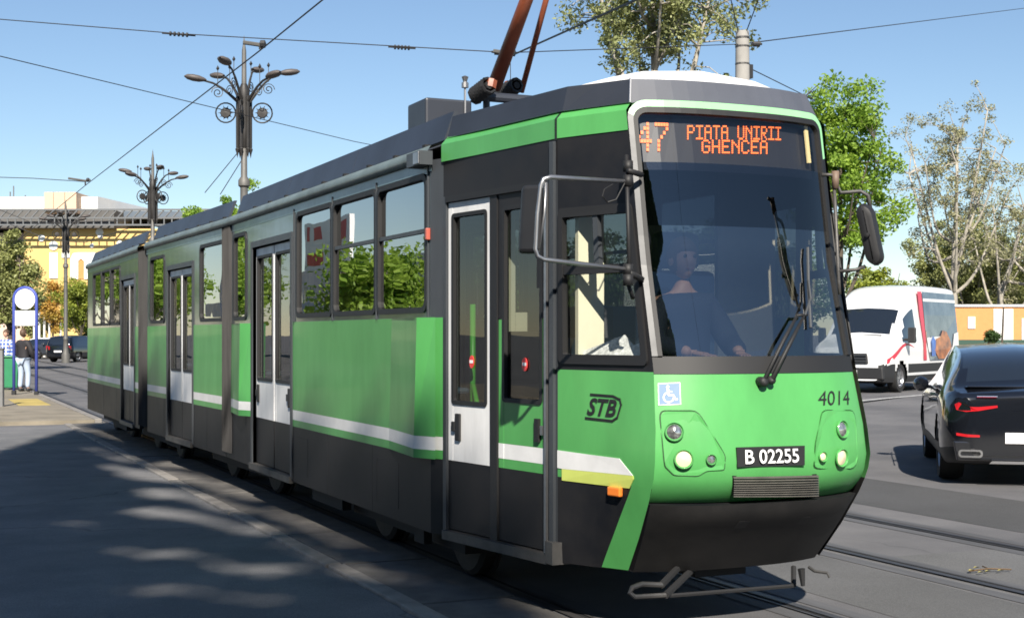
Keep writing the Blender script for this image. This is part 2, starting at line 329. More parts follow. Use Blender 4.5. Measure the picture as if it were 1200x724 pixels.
# ------------------------------------------------------------------ the tram
tram = root('tram', (4.45, 8.0, 0.0), 'green, black and white articulated tram with orange 47 destination display standing on the near track', 'tram')
DS = 3.28; DF = 5.66                                   # near and far side planes of the body
def yaw_about(x0, y0, a, dx=0.0):
    ca, sa = math.cos(a), math.sin(a)
    return lambda v: Vector((x0 + (v[0] - x0) * ca - (v[1] - y0) * sa + dx, y0 + (v[0] - x0) * sa + (v[1] - y0) * ca, v[2]))
T1 = None
T2 = yaw_about(4.47, 14.9, R(1.9))
T3 = yaw_about(4.47, 19.6, R(0.1), -0.16)
ZB = 1.835                                             # belt line
def paint(z, dull=False):
    if z < 0.885: return BLACK
    if z < 0.945: return GREEN
    if z < 1.034: return WHITE
    if z < ZB: return GREEN
    if z < 2.84: return HEADER
    return HEADER
ZL = [0.38, 0.885, 0.945, 1.034, ZB]
def wall(name, s0, s1, ztop, holes, far=False, T=None, th=0.06, zl=ZL):
    mb = MB(T); x = DF if far else DS; sg = 1 if far else -1
    ss = sorted({s0, s1} | {h[0] for h in holes} | {h[1] for h in holes}); zz = sorted(set(zl) | {ztop} | {h[2] for h in holes} | {h[3] for h in holes})
    ss = [s for s in ss if s0 <= s <= s1]; zz = [z for z in zz if zl[0] <= z <= ztop]
    def hole(s, z): return any(h[0] < s < h[1] and h[2] < z < h[3] for h in holes)
    for i in range(len(ss) - 1):
        for j in range(len(zz) - 1):
            a, b, c, d = ss[i], ss[i + 1], zz[j], zz[j + 1]; sm, zm = (a + b) / 2, (c + d) / 2
            if hole(sm, zm): continue
            xi = x - sg * th; m = paint(zm)
            mb.quad((x, a, c), (x, b, c), (x, b, d), (x, a, d), m); mb.quad((xi, a, c), (xi, b, c), (xi, b, d), (xi, a, d), CREAM if zm > 0.9 else DARK)
            for (sa, za, sb, zb, ds, dz) in ((a, c, b, c, 0, -1), (a, d, b, d, 0, 1), (a, c, a, d, -1, 0), (b, c, b, d, 1, 0)):
                ns = sm + ds * (b - a) if ds else sm; nz = zm
                k = i + ds; q = j + dz
                inside = 0 <= k < len(ss) - 1 and 0 <= q < len(zz) - 1
                if inside:
                    if hole((ss[k] + ss[k + 1]) / 2, (zz[q] + zz[q + 1]) / 2): mb.quad((x, sa, za), (x, sb, zb), (xi, sb, zb), (xi, sa, za), RUBBER)
                else: mb.quad((x, sa, za), (x, sb, zb), (xi, sb, zb), (xi, sa, za), DARK)
    return mb.build(name, tram, fix=False)
def rrect(a0, a1, b0, b1, r, n=4):
    pts = []
    for (cx, cy, st) in ((a1 - r, b1 - r, 0), (a0 + r, b1 - r, 90), (a0 + r, b0 + r, 180), (a1 - r, b0 + r, 270)):
        for k in range(n + 1):
            t = R(st + 90 * k / n); pts.append((cx + r * math.cos(t), cy + r * math.sin(t)))
    return pts
def ring(mb, M, a0, a1, b0, b1, w, o0, o1, m, r=0.07):
    out = rrect(a0, a1, b0, b1, r); inn = rrect(a0 + w, a1 - w, b0 + w, b1 - w, max(0.012, r - w * 0.6)); n = len(out)
    vs = [M(*p, o1) for p in out] + [M(*p, o1) for p in inn] + [M(*p, o0) for p in out] + [M(*p, o0) for p in inn]
    fs = []
    for i in range(n):
        j = (i + 1) % n
        fs += [(i, j, n + j, n + i), (2 * n + i, 3 * n + i, 3 * n + j, 2 * n + j), (i, 2 * n + i, 2 * n + j, j), (n + i, n + j, 3 * n + j, 3 * n + i)]
    mb.add(vs, fs, m)
def pane(mb, M, a0, a1, b0, b1, o, m, r=0.05, bulge=0.0):
    pts = rrect(a0, a1, b0, b1, r); vs = [M(*p, o) for p in pts]; mb.add(vs, [tuple(range(len(vs)))], m)
def Mside(far=False): return (lambda s, z, o: (DF + o, s, z)) if far else (lambda s, z, o: (DS - o, s, z))
def window(M, s0, s1, z0, z1, T=None, bar=None, gm=None, corner=0.08):
    gm = gm or GL_SIDE
    mb = MB(T); ring(mb, M, s0 - 0.012, s1 + 0.012, z0 - 0.012, z1 + 0.012, 0.040, -0.05, 0.012, RUBBER, corner); w = mb.build('window', tram)
    mb = MB(T); pane(mb, M, s0 + 0.03, s1 - 0.03, z0 + 0.03, (bar or z1) - 0.03 * (bar is None), -0.012, gm); mb.build('pane', w)
    if bar:
        mb = MB(T); pane(mb, M, s0 + 0.03, s1 - 0.03, bar, z1 - 0.03, -0.020, gm); mb.build('pane', w)
        mb = MB(T); a = Vector(M(s0 + 0.03, bar - 0.014, -0.022)); b = Vector(M(s1 - 0.03, bar - 0.014, -0.022)); c = Vector(M(s0 + 0.03, bar - 0.014, 0.004)); d = Vector(M(s0 + 0.03, bar + 0.014, -0.022))
        mb.fbox(a, b - a, c - a, d - a, GREY); mb.build('glazing_bar', w)
    return w
def bar3(mb, M, s0, s1, z0, z1, o0, o1, m):
    a = Vector(M(s0, z0, o0)); b = Vector(M(s1, z0, o0)); c = Vector(M(s0, z1, o0)); d = Vector(M(s0, z0, o1))
    mb.fbox(a, b - a, c - a, d - a, m)
def leaf(M, s0, s1, z0, z1, T=None, frame=None, lower=None, zg=1.27, zw=0.885, ztb=0.085, handle_at=None, stripes=False, mull=False, gm=None, o=0.0):
    """one folding door leaf: frame, glass, lower panel"""
    frame = frame or DOORW; gm = gm or GL_DOOR
    mb = MB(T); w = 0.055
    bar3(mb, M, s0, s0 + w, zw, z1, o - 0.04, o, frame); bar3(mb, M, s1 - w, s1, zw, z1, o - 0.04, o, frame)
    bar3(mb, M, s0 + w, s1 - w, z1 - ztb, z1, o - 0.04, o - 0.001, frame)
    bar3(mb, M, s0, s1, z0, zw - 0.002, o - 0.04, o - 0.001, BLACK)
    if stripes:
        bar3(mb, M, s0 + w, s1 - w, zw, 0.943, o - 0.04, o - 0.0015, GREEN); bar3(mb, M, s0 + w, s1 - w, 0.944, 1.038, o - 0.04, o - 0.0015, WHITE)
        bar3(mb, M, s0 + w, s1 - w, 1.039, zg, o - 0.04, o - 0.0015, GREEN)
        bar3(mb, M, s0, s0 + w, 0.944, 1.038, o - 0.002, o + 0.002, WHITE); bar3(mb, M, s1 - w, s1, 0.944, 1.038, o - 0.002, o + 0.002, WHITE)
    else:
        bar3(mb, M, s0 + w, s1 - w, zw, zg, o - 0.04, o - 0.0015, lower or frame)
    d = mb.build('door_leaf', tram)
    mb = MB(T); pane(mb, M, s0 + w, s1 - w, zg, z1 - ztb, o - 0.02, gm, 0.02); mb.build('pane', d)
    mb = MB(T); ring(mb, M, s0 + w - 0.012, s1 - w + 0.012, zg - 0.012, z1 - ztb + 0.012, 0.026, o - 0.03, o + 0.006, RUBBER, 0.03); mb.build('glazing_seal', d)
    if handle_at is not None:
        mb = MB(T); hs, hz = handle_at
        bar3(mb, M, hs - 0.028, hs + 0.028, hz - 0.09, hz + 0.09, o - 0.002, o + 0.016, RUBBER); bar3(mb, M, hs + 0.03, hs + 0.07, hz - 0.03, hz + 0.035, o - 0.002, o + 0.02, RUBBER)
        mb.build('handle', d, bevel=0.005)
    return d
ZT = 2.90                                              # top of the side wall, under the gutter
# front car: side walls, windows, double door
def side_car1(far):
    M = Mside(far)
    holes = [(8.72, 9.765, 1.88, 2.81), (9.805, 10.91, 1.88, 2.81), (10.95, 12.05, 1.88, 2.81), (14.02, 14.60, 1.88, 2.78)]
    if far: holes += [(12.30, 13.70, 1.88, 2.80)]
    else: holes += [(12.26, 13.74, 0.38, 2.60)]
    wall('side_wall', 8.65, 15.0, ZT, holes, far)
    for i, h in enumerate(holes):
        if h[2] > 1: window(M, *h, bar=2.43 if i < 2 or far else None)
    mb = MB(); ss = [8.69, 9.785, 10.93, 12.14]
    for s in ss: bar3(mb, M, s - 0.008, s + 0.008, ZB, 2.86, -0.02, 0.012, GREY)
    mb.islands('window_pillar', tram)
    if not far:
        mb = MB(); bar3(mb, M, 12.20, 12.26, 0.40, 2.66, -0.05, 0.012, GREY); bar3(mb, M, 13.74, 13.80, 0.40, 2.66, -0.05, 0.012, GREY)
        bar3(mb, M, 12.26, 13.74, 2.60, 2.66, -0.05, 0.010, GREY); bar3(mb, M, 12.22, 13.80, 0.36, 0.42, -0.05, 0.03, SILL); mb.build('door_frame', tram)
        for (a, b, hs) in ((12.28, 12.98, 12.42), (13.01, 13.72, 13.62)):
            leaf(M, a, b, 0.43, 2.585, frame=DOORW, handle_at=(hs, 1.13), o=-0.03)
        mb = MB()                                      # bright folded strip beside the double door
        mb.slab([(DS - 0.001, 13.80, 0.886), (DS - 0.001, 14.0, 0.886), (DS - 0.001, 13.95, ZB), (DS - 0.001, 13.80, ZB)], (-0.0, 0, 0), GREEN) if False else None
        mb.add([(DS - 0.002, 14.0, 0.885), (DS + 0.02, 13.80, 0.885), (DS + 0.02, 13.80, ZB), (DS - 0.002, 13.95, ZB), (DS - 0.06, 13.98, 0.885)], [(0, 1, 2, 3)], GREEN) if False else None
side_car1(False); side_car1(True)
def chamfer(T, s0, s1, name='door_pocket_edge'):      # the side panel folds in towards a door: a slanted strip that faces forward
    mb = MB(T); o = 0.085
    for (za, zb, m) in ((0.885, 0.945, GREEN), (0.945, 1.034, WHITE), (1.034, ZB, GREEN)):
        fa = lambda z: s1 + 0.07 * (1.5 - z)
        A = (DS - o, fa(za), za); B = (DS - o, fa(zb), zb); C = (DS - 0.003, s0, zb); D = (DS - 0.003, s0, za)
        E1 = (DS - 0.003, fa(za) + 0.75, za); E2 = (DS - 0.003, fa(zb) + 0.75, zb)
        mb.quad(A, B, C, D, m); mb.quad(A, E1, E2, B, m)
    mb.quad((DS - o, s1 + 0.03, ZB), (DS - 0.003, s1 + 0.75, ZB), (DS - 0.003, s0, ZB), (DS - 0.003, s0, ZB + 0.001), GREEN)
    mb.quad((DS - o, s1 + 0.05, 0.885), (DS - 0.003, s1 + 0.8, 0.885), (DS - 0.003, s0, 0.885), (DS - 0.003, s0, 0.886), BLACK)
    mb.build(name, tram)
for T_, ss_ in ((None, (9.9, 11.1, 14.05)), (T2, (15.9, 18.25)), (T3, (22.1, 23.6))):
    for s_ in ss_: mb = MB(T_); bar3(mb, Mside(), s_ - 0.004, s_ + 0.004, 0.385, 0.884, -0.01, 0.0015, RUBBER); mb.build('panel_seam', tram)
for s_ in (9.3, 11.7): mb = MB(); ring(mb, Mside(), s_, s_ + 0.5, 0.46, 0.80, 0.006, -0.01, 0.002, RUBBER, 0.03); mb.build('hatch_seam', tram)
chamfer(None, 8.56, 8.72); chamfer(None, 13.81, 13.98)
# middle and rear cars
def side_car(T, s0, s1, wins, doors, far):
    M = Mside(far); holes = list(wins) + ([] if far else [(a, b, 0.38, 2.55) for a, b in doors])
    wall('side_wall', s0, s1, ZT, holes, far, T)
    for h in wins: window(M, *h, T=T, bar=2.40 if h[1] - h[0] > 1.25 else None)
    if not far:
        for a, b in doors:
            mb = MB(T); bar3(mb, M, a - 0.05, a, 0.40, 2.61, -0.05, 0.012, GREY); bar3(mb, M, b, b + 0.05, 0.40, 2.61, -0.05, 0.012, GREY)
            bar3(mb, M, a, b, 2.55, 2.61, -0.05, 0.010, GREY); bar3(mb, M, a, b, 0.36, 0.42, -0.05, 0.03, SILL); mb.build('door_frame', tram)
            c = (a + b) / 2
            leaf(M, a + 0.015, c - 0.012, 0.43, 2.535, T, handle_at=None, o=-0.03); leaf(M, c + 0.012, b - 0.015, 0.43, 2.535, T, o=-0.03)
for far in (False, True):
    side_car(T2, 15.0, 19.35, [(15.12, 16.22, 1.88, 2.76), (18.22, 19.12, 1.88, 2.76)], [(16.62, 18.02)], far)
    side_car(T3, 19.9, 25.7, [(21.75, 22.7, 1.88, 2.78), (22.8, 23.75, 1.88, 2.78), (23.85, 24.9, 1.88, 2.78)], [(20.35, 21.62)], far)
# bellows (pleated), gutters, roofs, fairings
def bellows(sa, Ta, sb, Tb):
    mb = MB(); n = 9
    prof = []
    for k in range(n + 1):
        t = k / n; s = lerp(sa, sb, t); pin = 0.05 if k % 2 else 0.10
        pa = Vector((0, s, 0)); 
        ringp = [(DS + pin, 0.5), (DS + pin, 2.86), (DS + 0.35, 3.02 - pin), (DF - 0.35, 3.02 - pin), (DF - pin, 2.86), (DF - pin, 0.5)]
        pts = []
        for (x, z) in ringp:
            A = Ta(Vector((x, s, z))) if Ta else Vector((x, s, z)); B = Tb(Vector((x, s, z))) if Tb else Vector((x, s, z)); pts.append(A.lerp(B, t))
        prof.append(pts)
    vs = [p for r in prof for p in r]; m = 6
    mb.add(vs, [(i * m + j, i * m + j + 1, (i + 1) * m + j + 1, (i + 1) * m + j) for i in range(n) for j in range(m - 1)], BELLOW); mb.build('bellows', tram, fix=False)
bellows(14.98, None, 15.03, T2)
bellows(19.33, T2, 19.93, T3)
def joint(T, s0, s1):                                  # pleated rubber boot standing proud at each joint
    mb = MB(T); n = 7
    for k in range(n):
        s = lerp(s0, s1, (k + 0.5) / n); h = (s1 - s0) / n * 0.42
        for z0, z1, xx in ((0.44, 2.9, 0),):
            mb.add([(DS + 0.05, s - h, z0), (DS - 0.03, s, z0), (DS + 0.05, s + h, z0), (DS + 0.05, s - h, z1), (DS - 0.03, s, z1), (DS + 0.05, s + h, z1)], [(0, 1, 4, 3), (1, 2, 5, 4)], BELLOW)
            mb.add([(DS - 0.03, s - h, z1), (DS - 0.03, s + h, z1), (DS + 0.3, s + h, 3.03), (DS + 0.3, s - h, 3.03)], [(0, 1, 2, 3)], BELLOW)
    mb.build('bellows_fold', tram, fix=False)
joint(None, 14.68, 15.10); joint(T3, 19.42, 19.86)
def roof(T, s0, s1, fz=3.21, f0=None, f1=None):
    for far in (0, 1):
        x = DF if far else DS; sg = 1 if far else -1
        mb = MB(T); prof = [(0.0, ZT), (0.035, ZT + 0.005), (0.04, ZT + 0.05), (0.012, ZT + 0.095), (-0.06, ZT + 0.115), (-0.09, ZT + 0.115)]
        vs = []; 
        for s in (s0, s1): vs += [(x + sg * o, s, z) for o, z in prof]
        k = len(prof); mb.add(vs, [(i, i + 1, k + i + 1, k + i) for i in range(k - 1)], GUTTER); mb.build('gutter', tram, smooth=True)
        mb = MB(T); mb.quad((x - sg * 0.001 + sg * 0.006, s0, ZT - 0.075), (x + sg * 0.005, s1, ZT - 0.075), (x + sg * 0.004, s1, ZT - 0.004), (x + sg * 0.004, s0, ZT - 0.004), mat('cant_rail_teal', (0.12, 0.19, 0.20), 0.35, var=0.3, coat=0.3)); mb.build('cant_rail', tram)
        mb = MB(T); a, b = (f0 or s0), (f1 or s1); n = max(1, round((b - a) / 1.9))
        for i in range(n):
            c, d = lerp(a, b, i / n) + 0.004, lerp(a, b, (i + 1) / n) - 0.004
            mb = MB(T); mb.slab([(x - sg * 0.06, c, ZT + 0.125), (x - sg * 0.06, d, ZT + 0.125), (x - sg * 0.13, d, fz), (x - sg * 0.13, c, fz)], (-sg * 0.03, 0, 0), FAIR); mb.build('roof_fairing', tram)
        mb = MB(T); 
        q = s0 + 0.2
        while q < s1 - 0.1: mb.box(min(x - sg * 0.06, x - sg * 0.02), max(x - sg * 0.06, x - sg * 0.02), q, q + 0.05, ZT + 0.11, ZT + 0.128, DARK); q += 0.62
        tag(mb.build('fairing_bracket', tram), kind='stuff')
    mb = MB(T); n = 8; ring_ = [(lerp(DS + 0.09, DF - 0.09, k / n), ZT + 0.105 + 0.10 * math.sin(math.pi * k / n)) for k in range(n + 1)]
    vs = [(x, s, z) for s in (s0, s1) for x, z in ring_]; mb.add(vs, [(k, k + 1, n + 2 + k, n + 1 + k) for k in range(n)], FAIRF); mb.build('roof', tram, smooth=True)
    mb = MB(T); mb.box(DS + 0.06, DF - 0.06, s0, s1, 2.86, 2.87, CREAM); mb.build('ceiling', tram)
    mb = MB(T); mb.box(DS + 0.06, DF - 0.06, s0, s1, 0.86, 0.90, FLOORM); mb.build('floor', tram)
roof(None, 8.62, 15.0, 3.225, f0=8.55, f1=14.75); roof(T2, 15.0, 19.4, 3.21, f0=15.15, f1=19.25); roof(T3, 19.85, 25.7, 3.20, f0=19.95)
mb = MB(T3)                                            # rear end of the last car
mb.quad((DS, 25.7, 0.38), (DF, 25.7, 0.38), (DF, 25.7, ZB), (DS, 25.7, ZB), GREEN); mb.quad((DS, 25.7, 2.7), (DF, 25.7, 2.7), (DF, 25.7, 3.0), (DS, 25.7, 3.0), BLACK)
mb.box(DS, DS + 0.12, 25.62, 25.7, ZB, 2.7, BLACK); mb.box(DF - 0.12, DF, 25.62, 25.7, ZB, 2.7, BLACK); mb.build('rear_wall', tram)
mb = MB(T3); mb.quad((DS + 0.12, 25.66, ZB), (DF - 0.12, 25.66, ZB), (DF - 0.12, 25.66, 2.7), (DS + 0.12, 25.66, 2.7), GL_SIDE); mb.build('rear_window', tram)
# underframe, bogies
mb = MB(); mb.box(3.66, 5.2, 7.3, 8.5, 0.44, 0.86, DARK); mb.build('underframe', tram)
for T, a, b in ((None, 8.6, 14.9), (T2, 15.1, 19.3), (T3, 20.0, 25.6)):
    mb = MB(T); mb.box(DS + 0.12, DF - 0.12, a, b, 0.44, 0.86, DARK); mb.build('underframe', tram)
def bogie(T, s):
    mb = MB(T); mb.box(DS + 0.25, DF - 0.25, s - 1.25, s + 1.25, 0.22, 0.44, DARK); b = mb.build('bogie', tram)
    for q in (s - 0.9, s + 0.9):
        for x in (3.745, 5.18):
            mb = MB(T); mb.lathe([(0.05, -0.07), (0.30, -0.065), (0.335, -0.04), (0.335, 0.04), (0.36, 0.05), (0.36, 0.07), (0.05, 0.07)], mat('wheel_steel', (0.03, 0.027, 0.025), 0.7, metal=0.2, var=0.4), (x, q, 0.347), (1 if x < 4.4 else -1, 0, 0), 22); mb.build('wheel', b)
for T, s in ((None, 9.9), (T2, 15.4), (T3, 19.9), (T3, 24.2)): bogie(T, s)
mb = MB(); mb.box(DS + 0.1, DS + 0.16, 9.05, 9.25, 0.24, 0.40, DARK); mb.box(DS + 0.1, DS + 0.18, 11.0, 11.9, 0.25, 0.40, DARK); mb.islands('skirt_bracket', tram)
mb = MB(T2); mb.box(DS + 0.2, DS + 0.5, 18.2, 19.0, 0.22, 0.44, DARK); mb.build('equipment_box', tram)
mb = MB(T3); mb.box(DS + 0.12, DS + 0.3, 21.9, 23.0, 0.22, 0.44, DARK); mb.build('equipment_box', tram)

# ---------------------------------------------------------------- the cab
D0 = 4.42
CTAB = [(0.38, 6.80, 0.645), (0.60, 6.62, 0.672), (0.82, 6.47, 0.695), (0.93, 6.415, 0.704), (1.03, 6.395, 0.706), (1.20, 6.41, 0.694), (1.515, 6.475, 0.667), (2.15, 6.64, 0.660), (2.75, 6.74, 0.662), (3.03, 6.79, 0.664), (3.2, 6.84, 0.66)]
A0 = (3.28, 8.65); A2 = (3.327, 8.535); BB = (3.54, 7.23)
def Cz(z): s, w = interp(CTAB, z); return s, w
def bow(z): return interp([(0.38, 0.12), (0.82, 0.17), (1.0, 0.17), (1.6, 0.15), (3.1, 0.12)], z)[0]
def Fr(u, z, o=0.0):                                   # front face: u in [-1, 1]
    def f(u):
        s, w = Cz(z); return Vector((D0 + w * u, s - bow(z) * (1 - abs(u) ** 2.6), z))
    p = f(u)
    if o:
        du = f(min(1, u + 0.01)) - f(max(-1, u - 0.01))
        def g(zz): s, w = Cz(zz); return Vector((D0 + w * u, s - bow(zz) * (1 - abs(u) ** 2.6), zz))
        n = du.cross(g(z + 0.02) - g(z - 0.02)).normalized(); p = p + n * o
    return p
def Sd(t, z, o=0.0, side=-1):                          # cab side B -> C
    s, w = Cz(z)
    b = Vector((BB[0], BB[1], z)); c = Vector((D0 - w, s, z)); p = b.lerp(c, t)
    if o:
        d = (c - b); n = Vector((d.y, -d.x, 0)).normalized(); n = n if n.x < 0 else -n; p = p + n * o
    return p if side < 0 else Vector((2 * D0 + 0.03 - p.x, p.y, p.z))
def Dr(s, z, o=0.0, side=-1):                          # door plane A2 -> B, addressed by s
    t = (A2[1] - s) / (A2[1] - BB[1]); p = Vector((lerp(A2[0], BB[0], t), s, z))
    if o: p = p + Vector((-0.987, -0.161, 0)) * o
    return p if side < 0 else Vector((2 * D0 + 0.03 - p.x, p.y, p.z))
def grid(mb, fn, us, vs, mf, skip=None):
    for i in range(len(us) - 1):
        for j in range(len(vs) - 1):
            um, vm = (us[i] + us[i + 1]) / 2, (vs[j] + vs[j + 1]) / 2
            if skip and skip(um, vm): continue
            mb.add([fn(us[i], vs[j]), fn(us[i + 1], vs[j]), fn(us[i + 1], vs[j + 1]), fn(us[i], vs[j + 1])], [(0, 1, 2, 3)], mf(um, vm))
def pix_on(fn, x, y, a=0.0, z=1.3):                    # where a measured point lies on a curved panel
    for _ in range(30):
        p = proj(fn(a, z)); pa = proj(fn(a + 0.01, z)); pz = proj(fn(a, z + 0.01))
        j11, j12, j21, j22 = (pa[0] - p[0]) / 0.01, (pz[0] - p[0]) / 0.01, (pa[1] - p[1]) / 0.01, (pz[1] - p[1]) / 0.01
        ex, ey = x - p[0], y - p[1]; det = j11 * j22 - j12 * j21
        a += (ex * j22 - ey * j12) / det; z += (ey * j11 - ex * j21) / det
        z = min(3.3, max(0.3, z)); a = min(1.5, max(-1.5, a)) if fn is not Dr else a
    return a, z
def decal(mb, fn, pts, o, m, th=0.004):
    a = [Vector(fn(u, z, o)) for u, z in pts]; b = [Vector(fn(u, z, o - th)) for u, z in pts]; n = len(a)
    mb.add(a + b, [tuple(range(n))] + [(i, (i + 1) % n, n + (i + 1) % n, n + i) for i in range(n)], m)
def print_on(mb, fn, text, c00, c10, c01, o, m, shear=0.0, bold=0.0, fit=None):   # lettering between three corners given in panel coordinates
    vs, fs = text_geo(text, shear, bold)
    mb.add([fn(c00[0] + (c10[0] - c00[0]) * x + (c01[0] - c00[0]) * y, c00[1] + (c10[1] - c00[1]) * x + (c01[1] - c00[1]) * y, o) for x, y in vs], fs, m)
def frange(a, b, n): return [a + (b - a) * k / n for k in range(n + 1)]
ZF = 2.875                                             # underside of the green fascia
# fold strip in front of the first window, and cab pillars, both sides
for side in (-1, 1):
    mb = MB()
    def fold(t, z): 
        p = Vector((lerp(A0[0], A2[0], t), lerp(A0[1], A2[1], t), z)); return p if side < 0 else Vector((2 * 4.47 - p.x, p.y, p.z))
    grid(mb, fold, [0, 1], [0.38, 0.885, 0.945, 1.034, ZB, ZT], lambda u, z: BLACK if z < 0.885 else GREEN if z < 0.945 else WHITE if z < 1.034 else GREEN if z < ZB else GREY)
    mb.build('corner_pillar', tram, fix=False)
    # door opening surround
    mb = MB(); fn = lambda s, z, o=0.0: Dr(s, z, o, side)
    def dbar(s0, s1, z0, z1, o0, o1, m):
        vs = [fn(s, z, o) for o in (o0, o1) for z in (z0, z1) for s in (s0, s1)]
        mb.add(vs, [(0, 1, 3, 2), (4, 6, 7, 5), (0, 4, 5, 1), (2, 3, 7, 6), (0, 2, 6, 4), (1, 5, 7, 3)], m)
    if side < 0:
        dbar(7.885, 7.965, 0.42, 2.60, -0.06, 0.0, RUBBER); dbar(8.495, 8.535, 0.38, 2.64, -0.06, 0.005, GREY); dbar(7.23, 7.355, 0.38, 2.64, -0.06, 0.0, GREY)
        dbar(7.25, 7.29, 0.38, 2.86, 0.0, 0.02, GREY); dbar(7.33, 7.352, 0.40, 2.62, 0.0, 0.015, STEEL)
        dbar(7.355, 8.495, 2.60, 2.64, -0.06, 0.012, RUBBER); dbar(7.23, 8.535, 2.64, ZF, -0.06, 0.0, BLACK); dbar(7.3, 8.5, 0.36, 0.42, -0.06, 0.035, SILL)
        mb.build('door_frame', tram)
        mb = MB(); mb.box(3.49, 3.60, 7.20, 7.30, 0.37, 0.50, SILL); mb.build('step_bracket', tram)
        leaf(lambda s, z, o: Dr(s, z, o), 7.97, 8.49, 0.43, 2.595, handle_at=(8.36, 1.11), frame=DOORW, zg=1.27, o=-0.012)
        lf = leaf(lambda s, z, o: Dr(s, z, o), 7.36, 7.88, 0.43, 2.595, frame=GREEN, zg=1.31, stripes=True, o=-0.012)
        mb = MB(); Md = lambda s, z, o: Dr(s, z, o); bar3(mb, Md, 7.357, 7.415, 1.82, 2.598, -0.04, -0.008, BLACK); bar3(mb, Md, 7.825, 7.882, 1.82, 2.598, -0.04, -0.008, BLACK); bar3(mb, Md, 7.415, 7.825, 2.51, 2.599, -0.04, -0.008, BLACK)
        bar3(mb, Md, 7.415, 7.46, 2.0, 2.52, -0.04, -0.009, BLACK); mb.build('upper_frame', lf)
        mb = MB(); bar3(mb, Md, 7.43, 7.81, 1.33, 1.74, -0.05, -0.034, mat('dark_film', (0.008, 0.008, 0.010), 0.25)); mb.build('dark_film', lf)
        mb = MB(); a, z = pix_on(Dr, 629, 504, 7.45, 1.1); bar3(mb, Md, a - 0.022, a + 0.022, z - 0.07, z + 0.07, -0.012, 0.006, RUBBER); bar3(mb, Md, a - 0.07, a - 0.045, z - 0.025, z + 0.03, -0.012, 0.01, STEEL); mb.build('lock', lf)
        for px, py in ((549, 424), (611, 427)):
            mb = MB(); a, z = pix_on(Dr, px, py, 7.8, 1.5); pts = [(a + 0.027 * math.cos(q * 0.5236), z + 0.042 * math.sin(q * 0.5236)) for q in range(12)]
            decal(mb, Dr, pts, -0.022, RED, 0.006); decal(mb, Dr, [(a - 0.02, z - 0.008), (a + 0.02, z - 0.008), (a + 0.02, z + 0.012), (a - 0.02, z + 0.012)], -0.0205, PUREW, 0.001); mb.build('round_sticker', tram)
    else:
        grid(mb, lambda s, z: fn(s, z), [8.535, 8.4, 7.4, 7.23], [0.38, 0.885, 0.945, 1.034, ZB, 2.55, ZF], lambda u, z: paint(z), lambda u, z: ZB < z < 2.55 and 7.4 < u < 8.4)
        mb.build('side_wall', tram, fix=False); mb = MB(); mb.quad(fn(8.4, ZB), fn(7.4, ZB), fn(7.4, 2.55), fn(8.4, 2.55), GL_SIDE); mb.build('window_pane', tram)
    # green fascia above door and cab, with curved upper edge
    mb = MB()
    def fas(q, z):
        lean = 0.0 if z < 2.99 else (z - 2.99) * 0.9
        if q <= 1: p = Dr(lerp(A2[1], BB[1], q), z); n = Vector((0.987, 0.161, 0))
        else: p = Sd(q - 1, z); n = Vector((0.95, 0.31, 0))
        p = p + n * lean - n * 0.006
        if q < 0.02: p = p + Vector((-0.01, 0, 0))
        return p if side < 0 else Vector((2 * D0 + 0.03 - p.x, p.y, p.z))
    grid(mb, fas, [0, 0.33, 0.66, 0.985], [ZF, 2.99, 3.05], lambda u, z: GREEN); mb.build('fascia_panel', tram, fix=False)
    mb = MB(); grid(mb, fas, [0.995, 1.33, 1.66, 2.0], [ZF, 2.99, 3.045, 3.06], lambda u, z: GREEN); mb.build('fascia_panel', tram, fix=False)
    mb = MB(); grid(mb, fas, [0.98, 1.0], [ZF - 0.01, 2.99, 3.03], lambda u, z: RUBBER); mb.build('fascia_joint', tram, fix=False)
